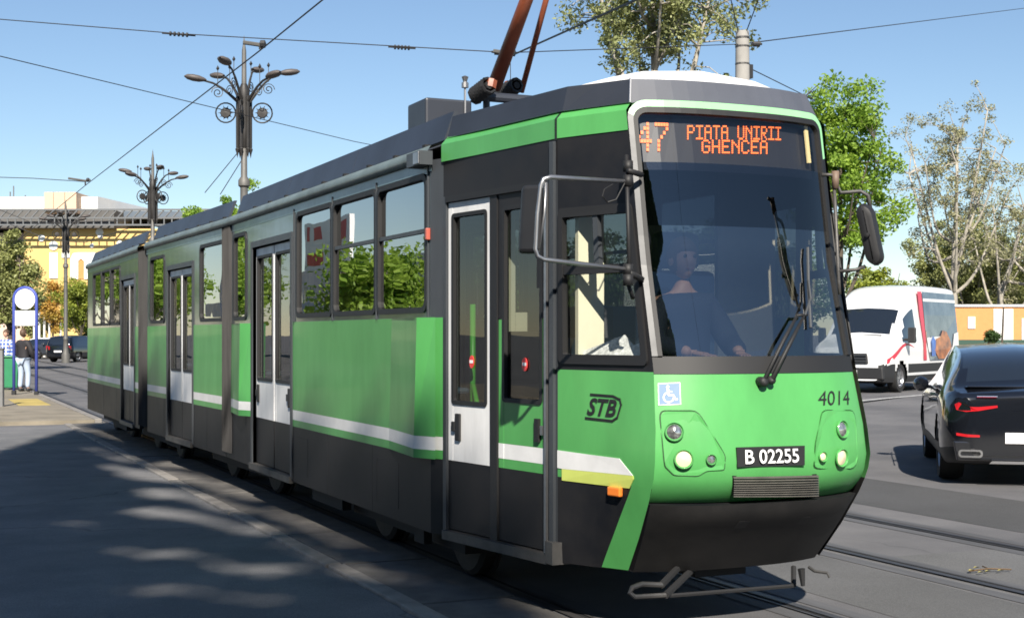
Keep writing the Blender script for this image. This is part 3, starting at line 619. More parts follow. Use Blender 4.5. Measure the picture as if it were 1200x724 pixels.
# cab side with its window
WT0, WT1, WZ0, WZ1 = 0.07, 0.93, 1.585, 2.43
for side in (-1, 1):
    fn = lambda t, z, o=0.0: Sd(t, z, o, side)
    mb = MB(); zs = [0.38, 0.49, 0.6, 0.7, 0.8, 0.885, 0.95, 1.03, 1.1, 1.17, 1.25, 1.34, 1.43, 1.515, WZ0, 2.0, WZ1, 2.65, ZF]
    grid(mb, fn, [0, WT0] + frange(WT0, WT1, 8)[1:] + [1.0], zs, lambda u, z: BLACK if z < 0.885 or z > 1.515 else GREEN, lambda u, z: WT0 < u < WT1 and WZ0 < z < WZ1)
    sw = mb.build('cab_side', tram, smooth=50, fix=False, weld=0.0008)
    mb = MB(); mb.add([fn(WT0, WZ0, -0.02), fn(WT1, WZ0, -0.02), fn(WT1, WZ1, -0.02), fn(WT0, WZ1, -0.02)], [(0, 1, 2, 3)], GL_CAB); mb.build('cab_window_pane', sw)
    mb = MB(); Ms = lambda t, z, o: fn(t, z, o); ring(mb, Ms, WT0 - 0.05, WT1 + 0.03, WZ0 - 0.035, WZ1 + 0.03, 0.055, -0.03, 0.014, RUBBER, 0.04)
    vs = [fn(t, z, o) for o in (-0.03, 0.008) for z in (2.07, 2.12) for t in (WT0, WT1)]; mb.add(vs, [(0, 1, 3, 2), (4, 6, 7, 5), (0, 4, 5, 1), (2, 3, 7, 6)], RUBBER)
    vs = [fn(t, z, o) for o in (-0.03, 0.004) for z in (2.12, WZ1) for t in (0.46, 0.52)]; mb.add(vs, [(0, 1, 3, 2), (4, 6, 7, 5), (0, 2, 6, 4), (1, 5, 7, 3)], GREY)
    mb.build('cab_window_frame', sw)
    if side < 0:
        mb = MB(); P = lambda x, y: pix_on(Sd, x, y, 0.7, 0.9)
        L0 = P(740, 573); L1 = P(706, 661)
        for i in range(8):
            za, zb = lerp(0.385, 0.889, i / 8), lerp(0.385, 0.889, (i + 1) / 8); ta, tb = lerp(L1[0], L0[0], i / 8), lerp(L1[0], L0[0], (i + 1) / 8)
            mb.add([Sd(ta, za, 0.003), Sd(1.0, za, 0.003), Sd(1.0, zb, 0.003), Sd(tb, zb, 0.003)], [(0, 1, 2, 3)], GREEN)
        mb.build('slanted_green_band', sw, smooth=True, fix=False, weld=0.0008)
        mb = MB(); pts = [(0.0, 0.936), (0.0, 1.04), P(690, 532.3), P(726, 537), P(742, 557), P(700, 552.9), P(659, 549)]
        decal(mb, Sd, pts, 0.004, WHITE); mb.build('white_stripe', sw, fix=False)
        mb = MB(); pts = [P(659, 549.2), P(700, 553.1), P(742, 557.2), P(743, 561), P(738, 572), P(700, 567.5), P(659, 562.5)]
        decal(mb, Sd, pts, 0.0045, YELLOW); mb.build('yellow_stripe', sw, fix=False)
        mb = MB(); c = [P(688, 486), P(722, 489), P(690, 465.5)]
        print_on(mb, Sd, 'STB', *c, 0.005, RUBBER, shear=0.25, bold=0.028)
        lw = 0.012
        def stroke(pxs, w):
            q = [P(*a) for a in pxs]
            for a, b in zip(q, q[1:]):
                A = Sd(*a, 0.005); B = Sd(*b, 0.005); d = (B - A).normalized(); nn = d.cross(Vector((-0.95, -0.3, 0))).normalized() * w
                mb.quad(A - nn - d * w, B - nn + d * w, B + nn + d * w, A + nn - d * w, RUBBER)
        stroke([(693, 462), (719, 464), (727, 468), (728.5, 474), (724, 489), (718, 493), (687, 489.5)], 0.0065)
        mb.build('operator_logo', sw, fix=False)
        mb = MB(); a, z = P(723, 575.5); q = Sd(a, z, 0.0); t_ = (Sd(a + 0.1, z) - q).normalized(); nn = Vector((-t_.y, t_.x, 0)); nn = nn if nn.x < 0 else -nn
        mb.fbox(q - t_ * 0.052 - UP * 0.026, t_ * 0.104, nn * 0.03, UP * 0.052, ORANGE); mb.build('side_marker_lamp', tram, bevel=0.008)
# front face
mb = MB(); us = frange(-1, 1, 20); zs = [0.80, 0.82, 0.86, 0.90, 0.94, 0.98, 1.03, 1.1, 1.2, 1.35, 1.515]
def chin(u, z):
    p = Fr(u, z); k = max(0.0, (0.93 - z) / 0.13); lift = 0
    p.y += 0.05 * k * k; return p
grid(mb, chin, us, zs, lambda u, z: GREEN)
front = mb.build('front_panel', tram, smooth=True, fix=False, weld=0.0008)
mb = MB(); grid(mb, lambda u, z: Fr(u, z, 0.004), us, [1.505, 1.56, 1.60], lambda u, z: RUBBER); mb.build('windscreen_sill', tram, smooth=True, fix=False, weld=0.0008)
# bumper: trapezoid, tilted back at the bottom
mb = MB()
def bump(u, z):
    k = (z - 0.37) / 0.44; s, w = Cz(max(z, 0.38)); 
    uu = u * lerp(0.965, 0.99, k); p = Fr(uu, max(z, 0.38), 0.012)
    p.y -= 0.05 * math.exp(-((z - 0.73) / 0.09) ** 2) * (1 - abs(u) ** 6); return p
us2 = frange(-1, 1, 24)
grid(mb, bump, us2, [0.375, 0.40, 0.46, 0.55, 0.64, 0.67, 0.70, 0.73, 0.76, 0.785, 0.80], lambda u, z: mat('bumper_black', (0.011, 0.011, 0.0115), 0.5, spec=0.25, var=0.4, vscale=4, col2=(0.022, 0.021, 0.0205), bump=0.05, bscale=4))
for u in (-1, 1):
    zs3 = [0.375, 0.46, 0.55, 0.64, 0.70, 0.73, 0.76, 0.80]
    vs = [bump(u, z) for z in zs3] + [bump(u, z) + Vector((-u * 0.02, 0.15, 0)) for z in zs3]; n = len(zs3)
    mb.add(vs, [(i, i + 1, n + i + 1, n + i) for i in range(n - 1)], BLACK)
vs = [bump(u, 0.80) for u in us2] + [bump(u, 0.80) + Vector((0, 0.25, 0.004)) for u in us2]; mb.add(vs, [(i, i + 1, 25 + i + 1, 25 + i) for i in range(24)], BLACK)
vs = [bump(u, 0.375) for u in us2] + [bump(u, 0.375) + Vector((0, 0.35, 0.03)) for u in us2]; mb.add(vs, [(i, i + 1, 25 + i + 1, 25 + i) for i in range(24)], DARK)
bumper = mb.build('bumper', tram, smooth=40, weld=0.0008)
mb = MB(); decal(mb, lambda u, z, o: bump(u, z) + Vector((0, -o, 0)), [(-0.30, 0.655), (0.42, 0.655), (0.42, 0.70), (-0.30, 0.70)], 0.006, RUBBER, 0.03); mb.build('tow_flap', bumper, bevel=0.004)
mb = MB()
for k in range(6): mb.box(D0 - 0.55, D0 + 0.55, 6.75, 7.3, 0.40, 0.80, DARK) if k == 0 else None
mb.build('cab_underframe', tram)
# windscreen: frame, glass, sun band
ZS0, ZS1, US = 1.585, 2.985, 0.955
FRG = mat('windscreen_frame_grey', (0.10, 0.104, 0.112), 0.4, var=0.35, vscale=5)
out = []; inn = []
def rr(u0, u1, z0, z1, r, n=6):                        # rounded only at the top
    pts = [(u0, z0)]
    pts += [(u0, z) for z in frange(z0, z1 - r * 1.0, 8)[1:]]
    pts += [(u0 + r * 1.6 * (1 - math.cos(R(a))), z1 - r + r * math.sin(R(a))) for a in (15, 30, 45, 60, 75)]
    pts += [(u, z1) for u in frange(u0 + r * 1.6, u1 - r * 1.6, 12)]
    pts += [(u1 - r * 1.6 * (1 - math.cos(R(a))), z1 - r + r * math.sin(R(a))) for a in (75, 60, 45, 30, 15)]
    pts += [(u1, z) for z in frange(z1 - r, z0, 8)]
    return pts
po = rr(-1.0, 1.0, 1.60, 3.045, 0.10); pm = rr(-0.957, 0.957, 1.60, 3.005, 0.07); pi_ = rr(-0.925, 0.925, 1.60, 2.972, 0.05)
def band(pa, pb, o, mf, name, back=0.06):
    mb = MB(); n = len(pa)
    for i in range(n - 1):
        a, b, c, d = pa[i], pa[i + 1], pb[i + 1], pb[i]; m = mf((a[0] + b[0]) / 2, (a[1] + b[1]) / 2)
        mb.add([Fr(*a, o), Fr(*b, o), Fr(*c, o), Fr(*d, o), Fr(*a, o - back), Fr(*b, o - back), Fr(*c, o - back), Fr(*d, o - back)], [(0, 1, 2, 3), (0, 4, 5, 1), (3, 2, 6, 7)], m)
    return mb.build(name, tram, fix=False)
band(po, pm, 0.012, lambda u, z: GREEN_L if z > (2.97 if u < 0 else 2.86) else (FRG if u < 0 else BLACK), 'windscreen_surround')
band(pm, pi_, 0.016, lambda u, z: RUBBER, 'windscreen_seal', 0.05)
ug = frange(-0.94, 0.94, 16)
mb = MB(); grid(mb, Fr, ug, frange(1.59, 2.33, 8), lambda u, z: GL_WIND); ws = mb.build('windscreen', tram, smooth=True, fix=False, weld=0.0008)
mb = MB(); grid(mb, Fr, ug, [2.69, 2.85, 2.97], lambda u, z: glass('display_glass', (0.9, 0.9, 0.9), 1.42)); mb.build('display_glass', ws, smooth=True, fix=False, weld=0.0008)
mb = MB(); grid(mb, Fr, ug, [2.33, 2.5, 2.69], lambda u, z: GL_BAND); mb.build('tinted_band', ws, smooth=True, fix=False, weld=0.0008)
# destination display behind the glass
FONT = {'P': ['11110', '10001', '10001', '11110', '10000', '10000', '10000'], 'I': ['11111', '00100', '00100', '00100', '00100', '00100', '11111'], 'A': ['01110', '10001', '10001', '11111', '10001', '10001', '10001'],
 'T': ['11111', '00100', '00100', '00100', '00100', '00100', '00100'], 'U': ['10001', '10001', '10001', '10001', '10001', '10001', '01110'], 'N': ['10001', '11001', '10101', '10011', '10001', '10001', '10001'],
 'R': ['11110', '10001', '10001', '11110', '10100', '10010', '10001'], 'G': ['01110', '10001', '10000', '10111', '10001', '10001', '01110'], 'H': ['10001', '10001', '10001', '11111', '10001', '10001', '10001'],
 'E': ['11111', '10000', '10000', '11110', '10000', '10000', '11111'], 'C': ['01110', '10001', '10000', '10000', '10000', '10001', '01110'], ' ': ['00000'] * 7,
 '4': ['00010', '00110', '01010', '10010', '11111', '00010', '00010'], '7': ['11111', '00001', '00010', '00100', '01000', '01000', '01000']}
mb = MB(); dep = -0.05
grid(mb, lambda u, z: Fr(u, z, dep - 0.004), frange(-0.90, 0.92, 12), [2.66, 2.97], lambda u, z: SIGNB)
sign = mb.build('destination_display', tram, fix=False)
FD = lambda u, z, o=0.0: Fr(u, z, dep + o)
def led(text, px0, px1, top0, bot0, top1, bot1, rep=1):
    cols = []
    for ch in text:
        g_ = FONT[ch]
        for c in range(5): cols.append([g_[r][c] for r in range(7)])
        cols.append(['0'] * 7)
    cols = cols[:-1]; n = len(cols); mb = MB()
    c00 = pix_on(FD, px0, bot0, -0.5, 2.8); c10 = pix_on(FD, px1, bot1, 0.5, 2.8); c01 = pix_on(FD, px0, top0, -0.5, 2.9); c11 = pix_on(FD, px1, top1, 0.5, 2.9)
    for i, cl in enumerate(cols):
        for r in range(7):
            if cl[r] != '1': continue
            for q in range(rep * rep):
                qi, qj = q % rep, q // rep
                def P2(a, b):
                    ta, tb = (i + (qi + a) / rep) / n, (6 - r + (qj + b) / rep) / 7
                    u = lerp(lerp(c00[0], c10[0], ta), lerp(c01[0], c11[0], ta), tb); z = lerp(lerp(c00[1], c10[1], ta), lerp(c01[1], c11[1], ta), tb); return FD(u, z, 0.002)
                mb.add([P2(0.1, 0.1), P2(0.97, 0.1), P2(0.97, 0.9), P2(0.1, 0.9)], [(0, 1, 2, 3)], LED)
    tag(mb.build('led_lettering', sign, fix=False), kind='stuff')
led('PIATA UNIRII', 805, 915, 147, 164, 149, 165); led('GHENCEA', 822, 899, 164, 180, 165, 181); led('47', 747, 783, 143, 178, 144, 178)
mb = MB(); c = [pix_on(Fr, a, b, 0.85, 2.8) for a, b in ((945, 137), (948.5, 137), (954, 190), (950.5, 190))]; decal(mb, Fr, c, -0.02, POLEY, 0.01); mb.build('display_side_strip', sign, fix=False)
# wiper
mb = MB(); PF = lambda x, y, o: Fr(*pix_on(Fr, x, y, 0.1, 1.6), o)
mb.lathe([(0.0, 0), (0.028, 0.0), (0.028, 0.05), (0.015, 0.06), (0, 0.06)], RUBBER, PF(890, 447, 0.0), (0, -1, 0), 12); mb.lathe([(0.0, 0), (0.024, 0.0), (0.024, 0.05), (0, 0.06)], RUBBER, PF(899, 445, 0.0), (0, -1, 0), 12)
mb.tube([PF(890, 447, 0.05), PF(912, 402, 0.05), PF(930, 370, 0.04)], [0.012, 0.011, 0.008], RUBBER, 6); mb.tube([PF(899, 446, 0.05), PF(920, 404, 0.05), PF(937, 372, 0.04)], [0.014, 0.012, 0.008], RUBBER, 6)
mb.tube([PF(928, 372, 0.04), PF(940, 371, 0.04)], 0.009, RUBBER, 6)
wp = mb.build('wiper', tram, smooth=True)
mb = MB(); mb.tube([PF(937, 372, 0.045), PF(944, 352, 0.04), PF(943, 330, 0.03)], 0.007, GREY, 6); mb.tube([PF(947, 385, 0.02), PF(944.5, 340, 0.02), PF(943.5, 291, 0.02)], 0.009, GREY, 6); mb.build('wiper_blade', wp)
# front lamps on their panels
def lamp(px, py, r, m, name='headlight', deep=0.035):
    a, z = pix_on(Fr, px, py, 0.0, 1.2); c = Fr(a, z, 0.006); n = (Fr(a, z, 0.1) - Fr(a, z, 0.0)).normalized()
    mb = MB(); mb.lathe([(r * 1.0, 0.0), (r * 1.14, 0.0), (r * 1.14, 0.008), (r * 1.06, 0.012), (r * 1.0, 0.008), (r * 0.97, 0.002)], GREEN, c, n, 22); lp = mb.build(name, tram, smooth=30)
    mb = MB(); mb.lathe([(0.0, 0.012), (r * 0.6, 0.009), (r * 0.97, 0.0), (r * 0.97, -0.004)], m, c, n, 20); mb.build('lens', lp, smooth=30)
def lamp_panel(pxs):
    q = [pix_on(Fr, x, y, 0.0, 1.2) for x, y in pxs]; cu = sum(a for a, _ in q) / len(q); cz_ = sum(b for _, b in q) / len(q)
    mb = MB(); sm = []
    for i in range(len(q)):                             # rounded corners
        p0, p1, p2 = q[i - 1], q[i], q[(i + 1) % len(q)]
        for t in (0.0, 0.33, 0.66, 1.0):
            a = (lerp(p1[0], p0[0], 0.16), lerp(p1[1], p0[1], 0.16)); b = (lerp(p1[0], p2[0], 0.16), lerp(p1[1], p2[1], 0.16))
            sm.append(tuple((1 - t) ** 2 * a[k] + 2 * t * (1 - t) * p1[k] + t * t * b[k] for k in (0, 1)))
    n = len(sm); big = [(cu + (u - cu) * 1.035, cz_ + (z - cz_) * 1.03) for u, z in sm]
    mb.add([Fr(*p, 0.004) for p in big] + [Fr(*p, 0.002) for p in sm], [(i, (i + 1) % n, n + (i + 1) % n, n + i) for i in range(n)], mat('panel_gap_dark_green', (0.012, 0.06, 0.014), 0.6))
    mb.add([Fr(*p, 0.006) for p in sm], [tuple(range(n))], GREEN); mb.build('lamp_panel', tram, fix=False)
lamp_panel([(773, 482), (817, 482), (849, 533), (848, 550), (828, 551), (818, 557), (790, 556), (779, 545)]); lamp_panel([(963, 481), (1000, 481), (1002, 548), (953, 548), (955, 520)])
for a in ((790, 506, 0.046, LENS), (801, 538, 0.047, LENSC), (833, 538.5, 0.026, LENS), (986, 503, 0.046, LENS), (985, 536, 0.047, LENSC), (963, 535, 0.026, LENSC)): lamp(*a)
# number plate, fleet number, accessibility sign, grille
def quadpx(pxs): return [pix_on(Fr, x, y, 0.0, 1.2) for x, y in pxs]
mb = MB(); q = quadpx([(863, 546), (941, 544), (941, 522), (862, 524)]); decal(mb, Fr, q, 0.016, RUBBER, 0.014); pl = mb.build('number_plate', tram, fix=False)
mb = MB(); print_on(mb, Fr, 'B 02255', *quadpx([(872, 543), (934, 541), (871.5, 527)]), 0.018, PUREW, bold=0.012); mb.build('plate_lettering', pl, fix=False)
mb = MB(); q = quadpx([(858, 580), (957, 579), (956.5, 555), (858, 557)]); decal(mb, Fr, q, 0.004, RUBBER, 0.004); gr = mb.build('grille', tram, fix=False)
mb = MB()
for k in range(9):
    t0, t1 = (k + 0.18) / 9, (k + 0.72) / 9
    f = lambda t: ((lerp(q[0][0], q[3][0], t), lerp(q[0][1], q[3][1], t)), (lerp(q[1][0], q[2][0], t), lerp(q[1][1], q[2][1], t)))
    (a, b), (d, c) = f(t0), f(t1); u0, u1 = a[0], b[0]
    gv = []
    for i in range(7): gv += [Fr(lerp(u0, u1, i / 6), lerp(a[1], b[1], i / 6), 0.022), Fr(lerp(u0, u1, i / 6), lerp(d[1], c[1], i / 6), 0.010)]
    mb.add(gv, [(2 * i, 2 * i + 2, 2 * i + 3, 2 * i + 1) for i in range(6)], mat('grille_grey', (0.075, 0.07, 0.06), 0.6, var=0.4, vscale=12))
mb.islands('grille_slat', gr, fix=False, weld=0)
mb = MB(); q = quadpx([(771.5, 475), (798, 474), (797, 448), (771, 449)]); decal(mb, Fr, q, 0.004, PUREW, 0.003); acs = mb.build('accessibility_sign', tram, fix=False)
mb = MB(); q2 = [(lerp(u, sum(a for a, _ in q) / 4, 0.07), lerp(z, sum(b for _, b in q) / 4, 0.07)) for u, z in q]; decal(mb, Fr, q2, 0.0052, BLUE, 0.001)
def qmap(x, y): return (lerp(lerp(q2[0][0], q2[1][0], x), lerp(q2[3][0], q2[2][0], x), y), lerp(lerp(q2[0][1], q2[1][1], x), lerp(q2[3][1], q2[2][1], x), y))
def qline(pts, w):
    for a, b in zip(pts, pts[1:]):
        d = math.hypot(b[0] - a[0], b[1] - a[1]); nx, ny = -(b[1] - a[1]) / d * w, (b[0] - a[0]) / d * w
        mb.add([Fr(*qmap(x, y), 0.0062) for x, y in ((a[0] - nx, a[1] - ny), (b[0] - nx, b[1] - ny), (b[0] + nx, b[1] + ny), (a[0] + nx, a[1] + ny))], [(0, 1, 2, 3)], PUREW)
mb.add([Fr(*qmap(0.42 + 0.075 * math.cos(k * 0.6283), 0.84 + 0.075 * math.sin(k * 0.6283)), 0.0062) for k in range(10)], [tuple(range(10))], PUREW)
qline([(0.42, 0.75), (0.45, 0.44)], 0.055); qline([(0.43, 0.62), (0.62, 0.60)], 0.035); qline([(0.45, 0.44), (0.68, 0.42)], 0.05); qline([(0.67, 0.44), (0.78, 0.2)], 0.045); qline([(0.76, 0.2), (0.88, 0.24)], 0.035)
qline([(0.45 + 0.24 * math.cos(R(a)), 0.33 + 0.24 * math.sin(R(a))) for a in range(110, 351, 24)], 0.034); mb.build('wheelchair_symbol', acs, fix=False)
mb = MB(); print_on(mb, Fr, '4014', *quadpx([(958, 475), (995, 474), (959, 458)]), 0.004, RUBBER, bold=0.0); mb.build('fleet_number', tram, fix=False)
# coupling hook and brackets under the bumper
mb = MB(); hk = [at_Z(775, 685, 7.3), at_Z(752, 684, 7.2), at_Z(741, 688, 7.15), at_Z(738, 694, 7.15), at_Z(744, 699, 7.15), at_Z(780, 697, 7.2)]
mb.tube(hk, 0.014, SILL, 8); mb.tube([at_Z(780, 698, 7.25), at_Z(930, 686, 7.6)], 0.012, DARK, 6); mb.box(4.25, 4.6, 6.85, 7.6, 0.30, 0.44, DARK); mb.tube([at_Z(780, 697, 7.2), (4.3, 6.9, 0.37)], 0.02, DARK, 6); mb.tube([at_Z(775, 685, 7.3), (4.3, 7.0, 0.40)], 0.02, DARK, 6); mb.tube([at_Z(930, 686, 7.6), at_Z(930, 664, 7.7)], 0.016, DARK, 6); mb.islands('coupling_hook', tram)
mb = MB(); a = at_Z(939, 666, 7.5); mb.tube([a, at_Z(941, 686, 7.5)], [0.022, 0.012], RUBBER, 6); mb.tube([at_Z(948, 664, 7.45), at_Z(955, 669, 7.4), at_Z(970, 671, 7.35), at_Z(972, 676, 7.35)], 0.009, SILL, 6); mb.islands('step_iron', tram)
# cab roof, front fairing, white roof cover
plan = lambda z, k: [Dr(lerp(A2[1], BB[1], q), z) + Vector((k, 0, 0)) for q in (0, 0.5, 1)] + [Sd(t, z) + Vector((k, k * 0.5, 0)) for t in (0.5, 1)] + [Fr(u, z) + Vector((-u * k * 0.6, k * 0.7, 0)) for u in frange(-0.9, 0.9, 12)] + [Sd(t, z, 0, 1) + Vector((-k, k * 0.5, 0)) for t in (1, 0.5)] + [Dr(lerp(A2[1], BB[1], q), z, 0, 1) + Vector((-k, 0, 0)) for q in (1, 0.5, 0)]
mb = MB(); mb.add(plan(3.035, 0.02), [tuple(range(23))], GREEN); mb.build('cab_roof', tram, fix=False)
lo = plan(3.035, 0.03); hi = plan(3.185, 0.065); n = len(lo)
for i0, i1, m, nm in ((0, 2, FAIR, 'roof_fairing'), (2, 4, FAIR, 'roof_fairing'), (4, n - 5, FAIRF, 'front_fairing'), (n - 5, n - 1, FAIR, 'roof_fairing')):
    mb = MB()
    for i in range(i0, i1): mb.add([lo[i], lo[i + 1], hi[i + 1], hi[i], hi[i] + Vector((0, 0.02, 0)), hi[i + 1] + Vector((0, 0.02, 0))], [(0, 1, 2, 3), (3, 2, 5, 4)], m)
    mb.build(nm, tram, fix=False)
mb = MB(); mb.tube([lo[4] + Vector((-0.004, -0.012, 0)), hi[4] + Vector((-0.004, -0.012, 0))], 0.008, STEEL, 6); mb.build('fairing_edge', tram)
mb = MB(); pr = [(-1, 0.0), (-0.86, 0.10), (-0.55, 0.155), (0, 0.185), (0.55, 0.155), (0.86, 0.10), (1, 0.0)]
rings = []
for (s, k) in ((7.02, 0.45), (7.12, 0.85), (7.5, 1.0), (8.9, 1.0), (9.0, 0.8)):
    rings.append([Vector((4.45 + x * 0.74 * (0.8 + 0.2 * k), s, 3.12 + z * 1.3 * k)) for x, z in pr])
vs = [p for r in rings for p in r]; mb.add(vs, [(i * 7 + j, i * 7 + j + 1, (i + 1) * 7 + j + 1, (i + 1) * 7 + j) for i in range(4) for j in range(6)], PUREW); mb.build('roof_cover', tram, smooth=True)
a = on_box = at_Z(520, 122, 11.6)
mb = MB(); mb.box(a.x - 0.22, a.x + 0.2, a.y - 0.15, a.y + 0.3, 3.0, a.z + 0.02, FAIR); mb.build('resistor_box', tram, bevel=0.02)
mb = MB(); c = at_Z(545, 103, 11.5); mb.lathe([(0, 0), (0.03, 0), (0.03, 0.04), (0.015, 0.05), (0.03, 0.09), (0.01, 0.1), (0, 0.1)], STEEL, c, (0, 0, 1), 10); mb.tube([c, c + Vector((0, 0, -0.3))], 0.01, STEEL, 5); mb.build('roof_fitting', tram)
# pantograph
px = 4.45
hub = at_Z(583, 103, 11.0); hub.x = px; y0 = hub.y; z0 = hub.z
mb = MB(); 
for x in (px - 0.5, px + 0.5): mb.box(x - 0.03, x + 0.03, y0 - 0.5, y0 + 1.0, 3.26, 3.33, FAIR)
for q in (y0 - 0.5, y0 + 0.95): mb.box(px - 0.5, px + 0.5, q, q + 0.06, 3.27, 3.33, FAIR)
for x in (px - 0.45, px + 0.45):
    for q in (y0 - 0.4, y0 + 0.9): mb.box(x - 0.05, x + 0.05, q - 0.05, q + 0.05, 3.04, 3.27, RUBBER)
pan = mb.build('pantograph_frame', tram)
mb = MB(); mb.tube([(px - 0.2, y0, z0 - 0.08), (px + 0.3, y0, z0 - 0.08)], 0.04, FAIR, 10); mb.tube([(px - 0.15, y0, z0 - 0.1), (px - 0.15, y0, 3.3)], 0.03, FAIR, 8); mb.tube([(px + 0.25, y0, z0 - 0.1), (px + 0.25, y0, 3.3)], 0.03, FAIR, 8); mb.build('pantograph_shaft', pan)
def plane_pt(x, y, X): r = ray(x); Z = X / r[0]; return Vector((X, r[1] * Z, EYE + (HY - y) * Z / F))
a0 = plane_pt(579, 102, px - 0.06); a1 = plane_pt(617, 0, px - 0.06); kd = (a1 - a0); knee = a0 + kd * 1.75
mb = MB(); mb.tube([a0, knee], [0.060, 0.044], PANTO, 14); mb.build('pantograph_lower_arm', pan, smooth=True)
b0 = plane_pt(611, 108, px + 0.28); b1 = plane_pt(640, 0, px + 0.28); 
mb = MB(); mb.tube([b0, b0 + (b1 - b0) * 1.62], 0.024, PANTO, 8); mb.build('pantograph_guide_rod', pan, smooth=True)
top = Vector((px, y0 + 0.2, 5.52)); mb = MB()
for q in (-0.25, 0.25): mb.tube([knee, top + Vector((q, 0, 0))], 0.025, PANTO, 8)
mb.tube([top + Vector((x, 0, 0.05 - 0.25 * max(0, abs(x) - 0.55))) for x in (-0.85, -0.55, 0, 0.55, 0.85)], 0.025, RUBBER, 8); mb.build('pantograph_upper_arm', pan)
def spring(p, q, r, name='tension_spring'):
    mb = MB(); d = (q - p); L = d.length; d.normalize(); u = d.orthogonal().normalized(); w = d.cross(u); N = 90
    mb.tube([p + d * L * k / N + (u * math.cos(k * 0.75) + w * math.sin(k * 0.75)) * r for k in range(N + 1)], 0.014, RUBBER, 5); mb.tube([p, q], r * 0.55, DARK, 8); mb.build(name, pan)
spring(plane_pt(556, 113, px - 0.25), plane_pt(573, 100, px - 0.2), 0.062); spring(plane_pt(586, 110, px + 0.1), plane_pt(606, 100, px + 0.15), 0.055)
mb = MB(); mb.tube([plane_pt(574, 104, px - 0.18), plane_pt(576, 95, px - 0.16)], 0.05, PANTO, 8); mb.tube([plane_pt(593, 104, px + 0.2), plane_pt(596, 99, px + 0.2)], 0.04, PANTO, 8); mb.islands('spring_lever', pan)
# camera box above the first window
mb = MB(); a, z = 8.62, 2.845; mb.box(DS - 0.10, DS - 0.005, 8.60, 8.86, 2.86, 2.955, GREY); mb.box(DS - 0.105, DS - 0.1, 8.61, 8.72, 2.868, 2.948, STEEL); mb.build('side_camera', tram, bevel=0.008)
mb = MB(); mb.box(DS - 0.03, DS, 8.655, 8.69, 2.36, 2.44, mat('red_lamp', (0.45, 0.10, 0.07), 0.4)); mb.build('side_reflector', tram, bevel=0.006)
# mirrors
pil = lambda y: Fr(*pix_on(Fr, 738, y, -1.0, 2.2), 0.03)
rod0, rod1 = pil(182), pil(330)
rod0 = at_Z(734, 182, 7.55); rod1 = at_Z(738, 330, 7.40)
mb = MB(); mb.tube([rod0, rod1], 0.012, RUBBER, 8)
far_t = at_Z(637, 209, 7.22); far_b = at_Z(629, 301, 7.22)
mb.tube([at_Z(735, 213, 7.52), at_Z(645, 207.5, 7.24), at_Z(637, 210, 7.22), at_Z(634, 217, 7.22), at_Z(630, 250, 7.22), at_Z(627.5, 292, 7.22), at_Z(630, 300, 7.22), at_Z(637, 304, 7.23), at_Z(738, 316, 7.42)], 0.0125, STEEL, 10)
mb.tube([at_Z(640, 214, 7.22), at_Z(638, 250, 7.22), at_Z(631, 296, 7.22)], 0.008, STEEL, 8)
for yy, zz in ((195, 7.54), (212, 7.52), (316, 7.42), (328, 7.4)): mb.lathe([(0, -0.03), (0.028, -0.03), (0.028, 0.03), (0, 0.03)], RUBBER, at_Z(736, yy, zz), (0, 0, 1), 10)
mb.tube([at_Z(736, 200, 7.5), at_Z(752, 205, 7.6)], 0.016, RUBBER, 6); mb.tube([at_Z(738, 320, 7.4), at_Z(752, 327, 7.55)], 0.018, RUBBER, 6); mb.tube([at_Z(735, 330, 7.42), at_Z(742, 350, 7.45)], 0.012, RUBBER, 6)
marm = mb.build('mirror_arm', tram, smooth=True)
mb = MB(); p = [at_Z(612, 217, 7.28), at_Z(637, 216, 7.20), at_Z(633, 296, 7.20), at_Z(608, 296, 7.28)]
mb.slab(p, (0.05, 0.12, 0), mat('mirror_housing', (0.018, 0.018, 0.02), 0.5, var=0.3)); mb.build('mirror_housing', marm, bevel=0.02)
mb = MB(); mb.tube([at_Z(712, 237, 7.45), at_Z(706, 230, 7.4), at_Z(708, 222, 7.4), at_Z(718, 216, 7.45)], 0.004, RUBBER, 5); mb.tube([at_Z(712, 237, 7.45), at_Z(722, 234, 7.45), at_Z(732, 215, 7.5)], 0.004, RUBBER, 5); mb.build('mirror_cable', marm)
mb = MB(); Z = 7.75
mb.tube([at_Z(977, 205, Z), at_Z(983, 330, Z), at_Z(984, 345, Z)], 0.010, SILL, 8); mb.tube([at_Z(963, 205, Z), at_Z(975, 205, Z), at_Z(985, 226, Z), at_Z(1008, 224, Z), at_Z(1017, 229, Z), at_Z(1020, 245, Z)], 0.012, SILL, 8)
mb.tube([at_Z(982, 318, Z), at_Z(1003, 316, Z), at_Z(1014, 312, Z)], 0.010, SILL, 8); mb.lathe([(0, -0.05), (0.02, -0.05), (0.022, 0.05), (0, 0.05)], mat('bracket_brown', (0.16, 0.11, 0.08), 0.6), at_Z(979, 211, Z), (0, 0, 1), 10)
marm2 = mb.build('mirror_arm', tram, smooth=True)
mb = MB(); cen = at_Z(1019, 275, Z - 0.05); ax1 = (at_Z(1026, 312, Z) - at_Z(1011, 240, Z)); L = ax1.length; ax1.normalize(); aside = (AX * 0.85 - AZ * 0.5).normalized()
ringp = rrect(-0.05, 0.05, -L / 2, L / 2, 0.06, 6); fwd = aside.cross(ax1).normalized(); fwd = fwd if fwd.dot(AZ) < 0 else -fwd
vs = []
for k, sc_ in ((0.0, 1.0), (0.03, 1.0), (0.055, 0.82), (0.065, 0.4)): vs += [cen + aside * a * sc_ + ax1 * b * (1 - (1 - sc_) * 0.35) + fwd * (k - 0.03) for a, b in ringp]
